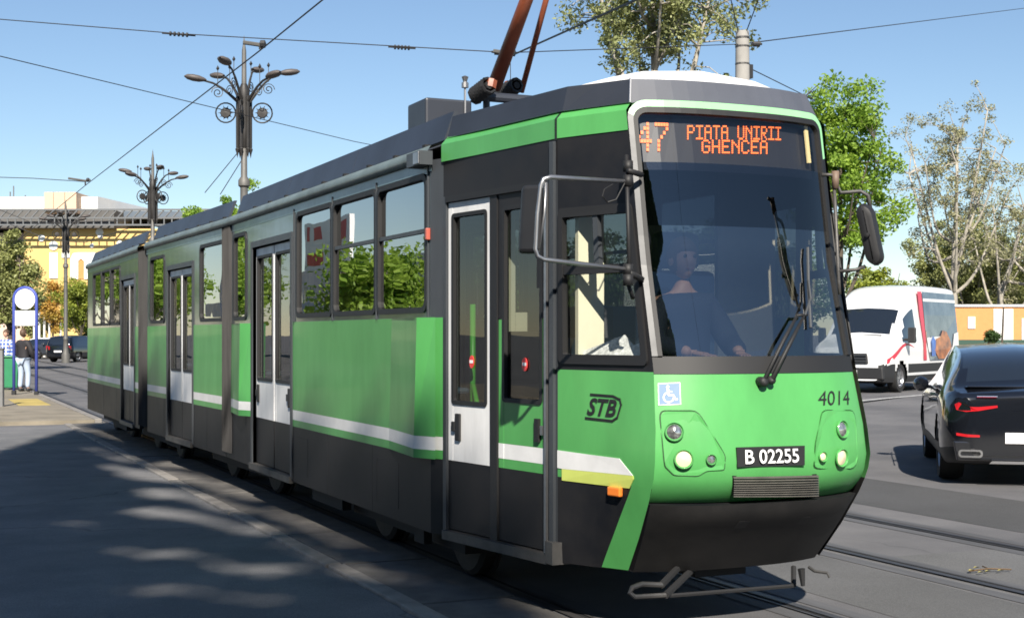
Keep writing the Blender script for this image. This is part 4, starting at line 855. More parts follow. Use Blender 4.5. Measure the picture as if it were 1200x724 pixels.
n = len(ringp); mb.add(vs, [(i * n + j, i * n + (j + 1) % n, (i + 1) * n + (j + 1) % n, (i + 1) * n + j) for i in range(3) for j in range(n)] + [tuple(range(n)), tuple(3 * n + j for j in range(n))], MATS['mirror_housing']); mb.build('mirror_housing', marm2, smooth=40)
mb = MB(); mb.lathe([(0, 0), (0.014, 0), (0.012, 0.02), (0, 0.022)], RUBBER, cen + fwd * 0.035, fwd, 10); mb.build('mirror_knob', marm2)
# ---------------------------------------------------------------- interior
mb = MB(); pl_ = [Vector((3.36, 8.5, 0.87))] + [Vector((p.x, p.y, 0.87)) for p in (plan(1.2, 0.06)[2:-3])] + [Vector((5.55, 8.5, 0.87))]; mb.add(pl_, [tuple(range(len(pl_)))], FLOORM); mb.build('cab_floor', tram, fix=False)
mb = MB(); pl2 = [Vector((3.36, 8.5, 2.83))] + [Vector((p.x, p.y, 2.83)) for p in (plan(2.83, 0.09)[2:-3])] + [Vector((5.55, 8.5, 2.83))]; mb.add([p - Vector((0, 0, 0)) for p in pl2], [tuple(range(len(pl2)))], mat('cab_lining', (0.20, 0.20, 0.21), 0.7)); mb.build('cab_ceiling', tram, fix=False)
mb = MB(); mb.box(3.63, 3.80, 7.14, 7.18, 0.9, 2.62, mat('partition_cream', (0.72, 0.68, 0.52), 0.5, var=0.1)); mb.box(4.9, 5.35, 7.62, 7.66, 0.9, 2.86, CREAM); mb.box(3.84, 4.3, 7.95, 8.0, 0.9, 1.9, FLOORM)
mb.islands('cab_partition', tram)
mb = MB(); mb.box(3.80, 4.9, 7.66, 7.70, 0.9, 1.70, mat('partition_grey', (0.36, 0.35, 0.32), 0.6)); mb.box(4.35, 4.5, 7.66, 7.72, 1.62, 2.86, mat('partition_grey', (0.36, 0.35, 0.32), 0.6)); mb.islands('cab_rear_wall', tram)
mb = MB(); mb.add([Fr(u, 1.585, -0.03) for u in frange(-0.92, 0.92, 8)] + [Fr(u, 1.50, -0.03) + Vector((0, 0.55, 0.0)) for u in frange(0.92, -0.92, 8)], [tuple(range(18))], mat('dashboard_grey', (0.12, 0.135, 0.16), 0.6)); 
mb.add([Fr(u, 1.585, -0.5) for u in frange(0.2, 0.92, 4)] + [Fr(u, 1.75, -0.5) for u in frange(0.92, 0.2, 4)], [tuple(range(10))], MATS['dashboard_grey']); mb.islands('dashboard', tram, fix=False)
mb = MB(); q_ = at_Z(797, HY, 8.5); mb.box(q_.x - 0.27, q_.x + 0.27, q_.y, q_.y + 0.12, 1.25, 2.12, SEATM); mb.box(q_.x - 0.16, q_.x + 0.16, q_.y + 0.01, q_.y + 0.11, 2.13, 2.36, SEATM); mb.islands('driver_seat', tram, bevel=0.04)
mb = MB(); mb.tube([Fr(-0.22, 1.98, -0.75), Fr(0.40, 1.98, -0.75)], 0.018, POLEY, 8); mb.build('handrail', tram)
mb = MB(); mb.add([Sd(0.12, 1.57, -0.06), Sd(0.92, 1.57, -0.06), Sd(0.92, 1.64, -0.12), Sd(0.82, 1.70, -0.16), Sd(0.66, 1.66, -0.13), Sd(0.55, 1.72, -0.15), Sd(0.3, 1.66, -0.12), Sd(0.12, 1.62, -0.1)], [tuple(range(8))], mat('white_lace', (0.75, 0.75, 0.75), 0.8, var=0.6, vscale=40)); mb.build('lace_curtain', tram, fix=False)
gp_ = at_Z(554, HY, 9.02); mb = MB(); mb.tube([(gp_.x, gp_.y, 0.9), (gp_.x, gp_.y, 1.92)], 0.019, POLEG, 10); mb.tube([(gp_.x, gp_.y, 1.40), (gp_.x - 0.02, gp_.y - 0.14, 1.24), (gp_.x - 0.02, gp_.y - 0.14, 0.9)], 0.017, POLEG, 8); mb.islands('door_handrail', tram, smooth=True)
q_ = at_Z(528, HY, 9.12); mb = MB(); mb.fbox((q_.x, q_.y, 0.9), AX * 0.04, AZ * 0.03, (0, 0, 1.72), mat('post_cream', (0.45, 0.42, 0.22), 0.5)); mb.build('door_post', tram)
dr_ = at_Z(588, HY, 8.80); CRM = MATS['partition_cream']; mb = MB()
def cb(x0, x1, y0, y1): a_ = at_Z(x0, y1, 8.80); mb.fbox(a_, AX * ((x1 - x0) * 8.8 / F), AZ * 0.03, UP * ((y1 - y0) * 8.8 / F), CRM)
cb(590, 604, 238, 400); cb(619, 632, 238, 400); cb(604.2, 618.8, 238, 248); cb(604.2, 618.8, 366, 400); mb.islands('cab_door', tram)
for T, ss in ((None, (9.3, 10.2, 11.1, 14.2)), (T2, (15.6, 18.7)), (T3, (22.2, 23.2, 24.2))):
    for s in ss:
        for x in (3.42, 5.1):
            mb = MB(T); mb.box(x, x + 0.42, s, s + 0.42, 1.28, 1.33, SEATM); mb.box(x, x + 0.42, s + 0.40, s + 0.45, 1.33, 1.95, SEATM); mb.box(x + 0.16, x + 0.26, s + 0.15, s + 0.3, 0.9, 1.28, DARK); mb.islands('seat', tram, bevel=0.03)
for T, ss in ((None, (9.78, 10.95, 12.3, 13.8)), (T2, (16.5, 18.1)), (T3, (20.3, 21.7, 23.5))):
    mb = MB(T)
    for s in ss: mb.tube([(3.9, s, 0.9), (3.9, s, 2.86)], 0.019, POLEY, 8); mb.tube([(5.0, s, 0.9), (5.0, s, 2.86)], 0.019, POLEY, 8)
    mb.tube([(3.9, ss[0], 2.62), (3.9, ss[-1], 2.62)], 0.016, POLEY, 6); mb.islands('handrail', tram, smooth=True)
# ------------------------------------------------------------------ vehicles
CARBLK = mat('black_car_paint', (0.006, 0.007, 0.010), 0.10, coat=1.0); CARGREY = mat('dark_grey_car_paint', (0.03, 0.035, 0.045), 0.25, coat=1.0)
CARWHT = mat('white_car_paint', (0.72, 0.72, 0.72), 0.3, coat=0.8); CARGLS = mat('car_glass', (0.012, 0.016, 0.022), 0.05, spec=0.9, coat=1.0); CARSIL = mat('silver_car_paint', (0.45, 0.46, 0.48), 0.3, metal=0.4, coat=0.7)
TYRE = mat('tyre_rubber', (0.014, 0.014, 0.014), 0.8, var=0.2); RIM = mat('alloy_rim', (0.45, 0.45, 0.47), 0.3, metal=0.9); TAIL = mat('tail_lamp_red', (0.42, 0.012, 0.018), 0.15, coat=1.0, emit=(0.8, 0.02, 0.02), estr=0.05)
PLAS = mat('black_plastic', (0.02, 0.02, 0.021), 0.55); PLATEW = mat('plate_white', (0.75, 0.75, 0.76), 0.4)
def catmull(ps, n):
    out = []
    for i in range(len(ps) - 1):
        p0, p1, p2, p3 = ps[max(0, i - 1)], ps[i], ps[i + 1], ps[min(len(ps) - 1, i + 2)]
        for k in range(n):
            t = k / n
            out.append(tuple(0.5 * (2 * b + (c - a) * t + (2 * a - 5 * b + 4 * c - d) * t * t + (3 * b - a - 3 * c + d) * t ** 3) for a, b, c, d in zip(p0, p1, p2, p3)))
    out.append(tuple(ps[-1])); return out
def loft(stations, ny=4, nj=3):
    """stations: (y, [(x, z) ...]) half outlines, underside centre to roof centre -> dense grid of points"""
    rows = [catmull([(x, z) for x, z in pr], nj) for _, pr in stations]; ys = [y for y, _ in stations]; J = len(rows[0])
    cols = [catmull([(ys[i], rows[i][j][0], rows[i][j][1]) for i in range(len(ys))], ny) for j in range(J)]
    return [[cols[j][i] for j in range(J)] for i in range(len(cols[0]))]     # [i along y][j round] = (y, x, z)
def station(y, w, zb, zs, zm, zbelt, wr, zr, fl=1.0):
    return (y, [(0, zb), (w * 0.80, zb), (w * 0.95, zb + 0.03), (w * fl, zs), (w, zm), (w * 0.955, zbelt), (lerp(w * 0.955, wr, 0.9), lerp(zbelt, zr, 0.86)), (wr * 0.86, zr - 0.012), (0, zr + 0.02)])
def car_body(G, classify, mats, names, parent):
    """split the grid into parts by classify(i, j, side, y, x, z) -> part index"""
    MBs = [MB() for _ in names]; I, J = len(G), len(G[0])
    for i in range(I - 1):
        for j in range(J - 1):
            q = [G[i][j], G[i + 1][j], G[i + 1][j + 1], G[i][j + 1]]
            y = sum(a[0] for a in q) / 4; x = sum(a[1] for a in q) / 4; z = sum(a[2] for a in q) / 4
            for sg in (1, -1):
                k = classify(y, x, z, sg)
                if k is None: continue
                pts = [Vector((sg * max(0, a[1]), a[0], a[2])) for a in q]; MBs[k].add(pts if sg > 0 else pts[::-1], [(0, 1, 2, 3)], mats[k])
    for e in (0, I - 1):
        pts = [Vector((a[1], a[0], a[2])) for a in G[e]] + [Vector((-a[1], a[0], a[2])) for a in G[e][::-1][1:-1]]
        if max(abs(p.x) for p in pts) > 0.02: MBs[0].add(pts, [tuple(range(len(pts)))], mats[0])
    obs = []
    for k, b in enumerate(MBs):
        if not b.v: continue
        me = b; o = b.build(names[k], parent, fix=False)
        bm = bmesh.new(); bm.from_mesh(o.data); bmesh.ops.remove_doubles(bm, verts=bm.verts, dist=0.0015); bmesh.ops.recalc_face_normals(bm, faces=bm.faces); bm.to_mesh(o.data); bm.free()
        o.data.polygons.foreach_set('use_smooth', [True] * len(o.data.polygons)); o.data.set_sharp_from_angle(angle=R(38)); obs.append(o)
    return obs
def skin_pt(G, x, z, o, front=False):                   # point on the tail (or nose) of a lofted body, o proud of it
    best = sorted(((abs(x) - p[1]) ** 2 + (z - p[2]) ** 2, p[0]) for row in (G[len(G) // 2:] if front else G[:len(G) // 2]) for p in row)[:5]
    ws = [1 / (b[0] + 1e-5) for b in best]; y = sum(w * b[1] for w, b in zip(ws, best)) / sum(ws)
    return Vector((x, y + (o if front else -o), z))
def wheel(parent, x, y, r, w, spokes=5):
    sg = 1 if x > 0 else -1; mb = MB(); h = w / 2
    mb.lathe([(r * 0.66, -h), (r * 0.92, -h), (r, -h * 0.6), (r, h * 0.6), (r * 0.94, h), (r * 0.66, h * 0.98), (r * 0.62, h * 0.5), (r * 0.62, -h)], TYRE, (x, y, r), (sg, 0, 0), 28); o = mb.build('wheel', parent, smooth=35)
    mb = MB(); c = Vector((x + sg * h * 0.62, y, r)); mb.lathe([(r * 0.56, -0.02), (r * 0.66, 0.035), (r * 0.63, 0.04), (r * 0.55, 0.0), (r * 0.5, -0.1), (0, -0.1)], RIM, c, (sg, 0, 0), 28)
    for k in range(spokes):
        for dd in (-0.16, 0.16):
            a = 2 * math.pi * k / spokes + dd; d = Vector((0, math.cos(a), math.sin(a))); t = Vector((0, -math.sin(a), math.cos(a)))
            p = c + Vector((sg * 0.012, 0, 0)); mb.add([p + d * r * 0.08 - t * 0.025, p + d * r * 0.6 - t * 0.018 , p + d * r * 0.6 + t * 0.018, p + d * r * 0.08 + t * 0.025], [(0, 1, 2, 3)], RIM)
    mb.lathe([(0, 0.02), (r * 0.12, 0.018), (r * 0.13, -0.02)], RIM, c, (sg, 0, 0), 12); mb.build('rim', o, smooth=40)
def place(e, d, s, z, heading):                        # heading: clockwise from +Y, the way the vehicle points
    e.location = (d, s, z); e.rotation_euler = (0, 0, -heading)
# ---- black coupe-backed SUV seen from behind
def coupe_suv(label, group=None):
    e = lroot('parked_car', (0, 0, 0), label, 'car', group); W = 0.945
    st = [station(-2.36, 0.62, 0.36, 0.50, 0.62, 0.76, 0.55, 0.86), station(-2.32, 0.80, 0.30, 0.50, 0.72, 0.93, 0.72, 1.04), station(-2.18, 0.90, 0.26, 0.50, 0.76, 0.98, 0.80, 1.09), station(-1.98, W, 0.24, 0.48, 0.78, 1.02, 0.78, 1.15),
          station(-1.55, W + 0.012, 0.24, 0.46, 0.78, 1.05, 0.70, 1.38), station(-1.0, W, 0.24, 0.44, 0.76, 1.05, 0.66, 1.53), station(-0.2, W - 0.01, 0.23, 0.44, 0.74, 1.03, 0.66, 1.595), station(0.45, W - 0.01, 0.23, 0.44, 0.74, 1.01, 0.66, 1.55),
          station(1.0, W, 0.24, 0.44, 0.74, 1.00, 0.72, 1.30), station(1.4, W + 0.01, 0.24, 0.46, 0.74, 0.98, 0.78, 1.10), station(1.9, W, 0.26, 0.48, 0.72, 0.92, 0.78, 1.02), station(2.25, 0.82, 0.28, 0.48, 0.66, 0.82, 0.65, 0.90), station(2.36, 0.6, 0.32, 0.48, 0.62, 0.74, 0.5, 0.78)]
    G = loft(st, 5, 4)
    def cl(y, x, z, sg):
        if -1.93 < y < -0.80 and x < 0.64 - 0.10 * max(0, (y + 1.5)) and z > 1.14 : return 1
        if 0.52 < y < 1.28 and x < 0.66 and z > 1.1: return 1
        if -1.15 < y < 0.95 and 1.07 < z < 1.50 and x > 0.64 and abs(y + 0.10) > 0.03: return 2 if sg > 0 else 4
        if z < 0.44 : return 3
        for wy in (-1.44, 1.43):
            if abs(y - wy) < 0.43 and math.hypot(y - wy, z - 0.37) < 0.42 and x > 0.6: return None
        return 0
    car_body(G, cl, [CARBLK, CARGLS, CARGLS, PLAS, CARGLS], ['body', 'windscreen', 'side_window', 'sill_cladding', 'side_window'], e)
    for x in (-0.80, 0.80):
        for y in (-1.44, 1.43): wheel(e, x, y, 0.37, 0.27)
    mb = MB(); mb.box(-0.72, 0.72, -1.9, 1.9, 0.22, 0.7, DARK); mb.build('underbody', e)
    for sg in (-1, 1):
        P = lambda x, z, y: Vector((sg * x, y, z))
        def patch(name, pts, m, o=0.012):
            mb = MB(); c = [skin_pt(G, sg * x, z, o) for x, z in pts]; n = len(c); d_ = [p + Vector((0, 0.05, 0)) for p in c]
            mb.add(c + d_, [tuple(range(n))] + [(i, (i + 1) % n, n + (i + 1) % n, n + i) for i in range(n)], m); return mb.build(name, e)
        patch('tail_lamp', [(0.815, 0.93), (0.80, 0.87), (0.70, 0.85), (0.57, 0.86), (0.36, 0.90), (0.36, 0.925), (0.56, 0.905), (0.66, 0.905), (0.71, 0.93), (0.77, 0.955)], TAIL)
        patch('rear_reflector', [(0.80, 0.58), (0.68, 0.565), (0.55, 0.565), (0.55, 0.59), (0.68, 0.595), (0.80, 0.61)], TAIL)
        mb = MB(); Mx = lambda a, b, o: Vector((sg * a, -2.352 - o + 0.07 * max(0, a - 0.55), b)); ring(mb, Mx, 0.52, 0.78, 0.335, 0.425, 0.022, -0.10, 0.035, CHROME, 0.035); o = mb.build('exhaust_trim', e, smooth=30); mb = MB(); pane(mb, Mx, 0.535, 0.765, 0.35, 0.41, -0.03, DARK, 0.02); mb.build('exhaust_mouth', o)
        mb = MB(); c = Vector((sg * 1.02, 0.62, 1.06)); mb.lathe([(0, -0.08), (0.07, -0.07), (0.10, -0.02), (0.10, 0.05), (0.06, 0.09), (0, 0.1)], CARBLK, c, (0, 1, 0.0), 14); mb.box(min(sg * 0.86, sg * 0.98), max(sg * 0.86, sg * 0.98), 0.58, 0.66, 1.0, 1.04, CARBLK); mb.build('wing_mirror', e, smooth=40)
        mb = MB(); mb.slab([P(0.86, 0.66, 2.19), P(0.62, 0.66, 2.31), P(0.62, 0.78, 2.28), P(0.86, 0.82, 2.12)], (0, -0.08, 0), LENS); mb.build('headlight', e)
        mb = MB(); mb.box(min(sg * 0.91, sg * 0.965), max(sg * 0.91, sg * 0.965), -0.42, -0.25, 0.95, 0.985, CHROME); mb.build('door_handle', e)
        mb = MB(); mb.tube([P(0.945, 1.065, -1.2), P(0.935, 1.06, 0.0), P(0.93, 1.03, 0.9)], 0.008, CHROME, 6); mb.build('window_trim', e)
    mb = MB(); mb.slab([(-0.80, -2.30, 0.30), (0.80, -2.30, 0.30), (0.84, -2.30, 0.52), (-0.84, -2.30, 0.52)], (0, -0.055, 0), CARBLK); mb.build('rear_bumper', e, bevel=0.02)
    mb = MB(); mb.slab([(-0.45, -2.36, 0.27), (0.45, -2.36, 0.27), (0.42, -2.36, 0.30), (-0.42, -2.36, 0.30)], (0, -0.02, 0), CHROME); mb.build('bumper_trim', e)
    mb = MB(); mb.box(-0.28, 0.28, -2.385, -2.36, 0.50, 0.62, PLATEW); mb.build('number_plate', e)
    mb = MB(); mb.lathe([(0.048, -0.004), (0.058, -0.004), (0.058, 0.006), (0.048, 0.006), (0.048, -0.004)], CHROME, (0, -2.385, 0.86), (0, -1, 0), 20)
    for k in range(3):
        a = R(90 + 120 * k); mb.tube([(0, -2.387, 0.86), (0.05 * math.cos(a), -2.387, 0.86 + 0.05 * math.sin(a))], [0.009, 0.003], CHROME, 5)
    mb.build('star_emblem', e)
    mb = MB(); mb.slab([(-0.70, -2.02, 1.10), (0.70, -2.02, 1.10), (0.66, -2.14, 1.115), (-0.66, -2.14, 1.115)], (0, 0, 0.02), CARBLK); mb.build('boot_spoiler', e, bevel=0.008)
    mb = MB(); f = lambda u, z, o: Vector((-0.58 + u * 0.22, -2.36 + o * -1, 1.005 + z * 0.035)); mb.tube([f(0, 0.5, 0.0), f(1, 0.5, 0.0)], 0.009, CHROME, 5); mb.build('model_badge', e)
    return e
blk = coupe_suv('black coupe-backed SUV seen from behind with red tail lamps, cut off by the right edge'); HB = TH + R(13.5)
c = gnd(1103, 560); ax = Vector((math.sin(HB), math.cos(HB), 0)); rt = Vector((math.cos(HB), -math.sin(HB), 0))
p = c + ax * 1.42 + rt * 0.90; place(blk, p.x, p.y, 0.0, HB)
# ---- cars on the road far behind the stop
def suv(label, paint_, group, W=0.92, H=1.66, L=4.5):
    e = lroot('parked_car', (0, 0, 0), label, 'car', group); h = L / 2; k = H / 1.66
    st = [station(-h, 0.70, 0.36, 0.5, 0.70, 0.92, 0.62, 1.0 * k), station(-h + 0.06, 0.82, 0.32, 0.5, 0.75, 1.0 * k, 0.72, 1.15 * k), station(-h + 0.22, W, 0.28, 0.48, 0.76, 1.02 * k, 0.72, 1.45 * k), station(-h + 0.5, W, 0.26, 0.46, 0.76, 1.02 * k, 0.70, 1.62 * k),
          station(-0.6, W, 0.25, 0.45, 0.75, 1.02 * k, 0.69, H), station(0.35, W, 0.25, 0.45, 0.75, 1.0 * k, 0.68, 1.62 * k), station(0.85, W, 0.25, 0.45, 0.75, 0.99 * k, 0.73, 1.36 * k), station(1.2, W, 0.26, 0.46, 0.75, 0.98 * k, 0.78, 1.09 * k), station(h - 0.4, W - 0.01, 0.28, 0.48, 0.72, 0.92 * k, 0.75, 1.0 * k), station(h - 0.08, 0.80, 0.3, 0.48, 0.68, 0.84 * k, 0.62, 0.9 * k), station(h, 0.6, 0.34, 0.5, 0.64, 0.74 * k, 0.5, 0.8 * k)]
    G = loft(st, 3, 3)
    def cl(y, x, z, sg):
        if -h < y < -h + 0.42 and x < 0.66 and 1.12 * k < z < 1.55 * k: return 1
        if 0.42 < y < 1.12 and x < 0.66 and z > 1.1 * k: return 1
        if -h + 0.45 < y < 0.85 and 1.06 * k < z < 1.52 * k and x > 0.66: return 1
        if z < 0.4: return 2
        for wy in (-h + 0.85, h - 0.85):
            if math.hypot(y - wy, z - 0.35) < 0.40 and x > 0.6: return None
        return 0
    car_body(G, cl, [paint_, CARGLS, PLAS], ['body', 'windows', 'sill_cladding'], e)
    for x in (-0.78, 0.78):
        for y in (-h + 0.85, h - 0.85): wheel(e, x, y, 0.35, 0.24)
    mb = MB(); mb.box(-0.7, 0.7, -h + 0.3, h - 0.3, 0.24, 0.7, DARK); mb.build('underbody', e)
    for sg in (-1, 1):
        mb = MB(); mb.slab([(sg * 0.86, -h + 0.12, 0.78), (sg * 0.56, -h - 0.0, 0.78), (sg * 0.56, -h - 0.0, 0.98), (sg * 0.87, -h + 0.12, 1.02)], (0, -0.04, 0), TAIL); mb.build('tail_lamp', e)
        mb = MB(); mb.slab([(sg * 0.84, h - 0.14, 0.66), (sg * 0.58, h - 0.0, 0.66), (sg * 0.58, h - 0.02, 0.78), (sg * 0.86, h - 0.2, 0.82)], (0, 0.03, 0), LENS); mb.build('headlight', e)
        mb = MB(); mb.lathe([(0, -0.08), (0.09, -0.04), (0.10, 0.05), (0, 0.09)], paint_, (sg * 1.0, 0.75, 1.05), (0, 1, 0), 10); mb.build('wing_mirror', e, smooth=True)
    mb = MB(); mb.box(-0.26, 0.26, -h - 0.03, -h + 0.02, 0.62, 0.73, PLATEW); mb.build('number_plate', e)
    mb = MB(); mb.box(-0.5, 0.5, h - 0.04, h + 0.02, 0.45, 0.62, PLAS); mb.build('radiator_grille', e)
    return e
G1 = 'cars beyond the tram stop'
def onroad(e, x, Z, heading): r = ray(x); place(e, r[0] * Z, r[1] * Z, gz(r[0] * Z), TH + heading)
onroad(suv('black SUV seen from behind beside the rear end of the tram', CARBLK, G1), 90, 87, R(12))
onroad(suv('dark blue-grey car standing crosswise behind the black SUV', CARGREY, G1, H=1.55), 72, 97, R(-72))
onroad(suv('white car partly hidden by the person in the dark jacket', CARWHT, G1, H=1.5), 50, 99, R(-75))
# ---- white high-roofed van with printed side
van = lroot('delivery_van', (0, 0, 0), 'white high-roofed van with red swoosh and picture-printed side panel, facing the camera', 'van')
VW = 1.03
def vst(y, w, zb, zbelt, wr, zr, zm=0.9): return (y, [(0, zb), (w * 0.85, zb), (w * 0.97, zb + 0.06), (w, zb + 0.3), (w, zm), (w * 0.985, zbelt), (lerp(w * 0.985, wr, 0.85), lerp(zbelt, zr, 0.8)), (wr * 0.9, zr - 0.03), (0, zr + 0.02)])
st = [vst(2.78, 0.80, 0.32, 0.98, 0.70, 1.06, 0.7), vst(2.70, 0.93, 0.28, 1.06, 0.82, 1.16, 0.75), vst(2.4, 1.0, 0.26, 1.16, 0.90, 1.27), vst(2.05, VW, 0.26, 1.24, 0.90, 1.40), vst(1.85, VW, 0.26, 1.26, 0.86, 1.62), vst(1.45, VW, 0.26, 1.28, 0.83, 2.08), vst(1.15, VW, 0.26, 1.28, 0.82, 2.36), vst(0.7, VW, 0.26, 1.3, 0.82, 2.62), vst(0.1, VW, 0.26, 1.3, 0.84, 2.77), vst(-1.2, VW, 0.26, 1.3, 0.86, 2.80), vst(-2.6, VW, 0.26, 1.3, 0.86, 2.78), vst(-2.78, 1.0, 0.28, 1.3, 0.83, 2.70)]
G = loft(st, 5, 4)
def vcl(y, x, z, sg):
    if 1.36 < y < 1.95 and x < 0.80 and z > 1.2: return 1
    if 0.62 < y < 1.62 and 1.28 < z < min(2.0, 2.0 - (y - 1.15) * 1.35) and x > 0.8: return 3 if sg > 0 else 4
    for wy in (1.75, -1.75):
        if math.hypot(y - wy, z - 0.36) < 0.43 and x > 0.6: return None
    if z < 0.40 or (z < 0.72 and y > 2.2) or (y < 1.3 and 0.52 < z < 0.74 and x > 0.9): return 2
    return 0
car_body(G, vcl, [CARWHT, CARGLS, PLAS, CARGLS, CARGLS], ['body', 'windscreen', 'lower_cladding', 'side_window', 'side_window'], van)
for x in (-0.88, 0.88):
    for y in (1.75, -1.75): wheel(van, x, y, 0.37, 0.24, 6)
mb = MB(); mb.box(-0.8, 0.8, -2.6, 2.4, 0.24, 0.9, DARK); mb.build('underbody', van)
mb = MB(); mb.slab([(-0.55, 2.76, 0.74), (0.55, 2.76, 0.74), (0.52, 2.72, 1.02), (-0.52, 2.72, 1.02)], (0, 0.06, 0), PLAS); vg = mb.build('radiator_grille', van, bevel=0.02)
for k in range(3):
    mb = MB(); mb.box(-0.50, 0.50, 2.80, 2.835, 0.79 + k * 0.075, 0.81 + k * 0.075, GREY); mb.build('grille_slat', vg)
mb = MB(); mb.box(-0.26, 0.26, 2.80, 2.83, 0.47, 0.58, PLATEW); mb.build('number_plate', van)
mb = MB(); mb.slab([(-0.95, 2.66, 0.34), (0.95, 2.66, 0.34), (0.92, 2.66, 0.66), (-0.92, 2.66, 0.66)], (0, 0.13, 0), PLAS); mb.build('front_bumper', van, bevel=0.04)
REDP = mat('van_red_print', (0.55, 0.03, 0.06), 0.35, coat=0.4)
for sg in (-1, 1):
    mb = MB(); mb.slab([(sg * 0.97, 2.43, 0.92), (sg * 0.70, 2.70, 0.88), (sg * 0.70, 2.66, 1.06), (sg * 0.98, 2.25, 1.22)], (sg * 0.02, 0.05, 0), LENS); mb.build('headlight', van, bevel=0.01)
    mb = MB(); mb.box(min(sg * 1.12, sg * 1.32), max(sg * 1.12, sg * 1.32), 1.48, 1.58, 1.26, 1.66, PLAS); mb.box(min(sg * 1.0, sg * 1.14), max(sg * 1.0, sg * 1.14), 1.5, 1.56, 1.32, 1.38, PLAS); mb.build('wing_mirror', van, bevel=0.03)
    mb = MB(); X = sg * 1.036
    a = catmull([(2.62, 0.74), (2.35, 0.80), (2.0, 0.98), (1.6, 1.16), (1.2, 1.20), (0.75, 1.12)], 4); b = catmull([(2.60, 0.86), (2.38, 0.93), (2.0, 1.10), (1.6, 1.24), (1.2, 1.24), (0.75, 1.12)], 4)
    xx = lambda y: sg * (1.036 - max(0, (y - 2.0)) ** 1.5 * 0.14)
    for i in range(len(a) - 1): mb.add([(xx(a[i][0]), a[i][0], a[i][1]), (xx(a[i + 1][0]), a[i + 1][0], a[i + 1][1]), (xx(b[i + 1][0]), b[i + 1][0], b[i + 1][1]), (xx(b[i][0]), b[i][0], b[i][1])], [(0, 1, 2, 3)], REDP)
    mb.build('red_swoosh', van)
    def VX(z): return sg * (1.034 if z < 1.3 else lerp(1.024, 0.885, max(0, (z - 1.3) / 1.35)))
    def vpan(name, pts, m, o=0.006):
        mb = MB(); mb.add([(VX(z) + sg * o, y, z) for y, z in pts], [tuple(range(len(pts)))], m); return mb.build(name, van)
    PRD = mat('van_print_dark', (0.022, 0.035, 0.07), 0.12, coat=1.0, var=0.9, vscale=1.4, col2=(0.16, 0.19, 0.22))
    vpan('printed_panel', [(-2.72, 0.78), (-0.35, 0.78), (-0.1, 1.3), (-0.1, 2.0), (-0.1, 2.62), (-2.72, 2.60), (-2.72, 2.0), (-2.72, 1.3)], PRD, 0.012)
    vpan('red_band', [(-0.08, 0.8), (0.16, 0.8), (0.16, 1.3), (0.26, 2.0), (0.26, 2.62), (-0.05, 2.62), (-0.05, 1.3)], REDP, 0.016)
    vpan('pale_band', [(-2.72, 2.36), (-0.1, 2.36), (-0.1, 2.44), (-2.72, 2.44)], CARWHT, 0.020)
    vpan('printed_figure', [(-1.0, 0.82), (-1.9, 0.82), (-2.1, 1.1), (-1.95, 1.35), (-1.75, 1.55), (-1.45, 1.6), (-1.2, 1.42), (-0.8, 1.35), (-0.7, 1.05)], mat('print_orange', (0.62, 0.22, 0.07), 0.35, coat=0.5, var=0.7, vscale=3, col2=(0.12, 0.05, 0.03)), 0.022)
    vpan('printed_shape', [(-0.45, 0.9), (-0.75, 0.9), (-0.78, 1.3), (-0.6, 1.45), (-0.42, 1.3)], mat('print_blue', (0.05, 0.16, 0.55), 0.35, coat=0.5, var=0.4), 0.026)
    vpan('printed_shape', [(-2.0, 0.80), (-2.72, 0.80), (-2.72, 1.55), (-2.35, 1.5), (-2.15, 1.15)], CARWHT, 0.028)
mb = MB(); mb.tube([(-0.6, 2.0, 1.46), (0.1, 1.97, 1.47)], 0.012, PLAS, 5); mb.build('wiper', van)
HV = TH + R(180 + 36); c = at_Z(1054, 458, 36.0); c.z = 0.2
fx = Vector((math.sin(HV), math.cos(HV), 0)); rx = Vector((math.cos(HV), -math.sin(HV), 0))
p = c - fx * 1.75 - rx * (-0.98); place(van, p.x, p.y, 0.2, HV); van.scale = (1.03, 1.03, 1.03)
# ------------------------------------------------------------------ buildings
def bframe(x, y, Z, z=0.0): p = at_Z(x, y, Z); return Vector((p.x, p.y, z))
def face_root(name, x, Z, label, cat, turn=0.0):        # local x along the picture's width, local y away from the viewer
    p = bframe(x, HY, Z); e = lroot(name, p, label, cat, rz=-(TH + turn)); return e
YELW = mat('facade_yellow', (0.66, 0.45, 0.17), 0.75, var=0.14, vscale=0.25); ORGW = mat('facade_orange', (0.62, 0.27, 0.095), 0.75, var=0.1); WALLW = mat('white_wall', (0.74, 0.73, 0.71), 0.7, var=0.12, vscale=0.5)
PINKW = mat('facade_pale_pink', (0.62, 0.48, 0.40), 0.75, var=0.1); TRUSS = mat('truss_grey', (0.12, 0.125, 0.13), 0.6); ROOFG = mat('roof_blue_grey', (0.10, 0.13, 0.17), 0.55, var=0.2, vscale=0.6); WING = mat('far_window_glass', (0.10, 0.13, 0.17), 0.12)
Z = 118.0; k = Z / F                                      # metres per measured pixel at the far building
hall = face_root('exhibition_hall', 0, Z, 'far yellow hall with huge white letters under a grey roof truss and white upper storey', 'building')
X = lambda x: x * k
H = lambda y: EYE + (HY - y) * k
mb = MB(); mb.box(X(28), X(400), 0, 14, 0, H(268), YELW); mb.build('yellow_wall', hall)
mb = MB(); mb.box(X(-160), X(27.8), 1.0, 14, 0, H(272), PINKW); mb.build('side_wall', hall)
mb = MB(); mb.box(X(-160), X(117), -0.6, 10, H(246.5), H(231.5), WALLW); mb.slab([(X(117.1), -0.6, H(248)), (X(117.1), -0.6, H(231)), (X(146), 9, H(234)), (X(146), 9, H(247))], (-0.1, 0.3, 0), WALLW); mb.build('upper_storey', hall)
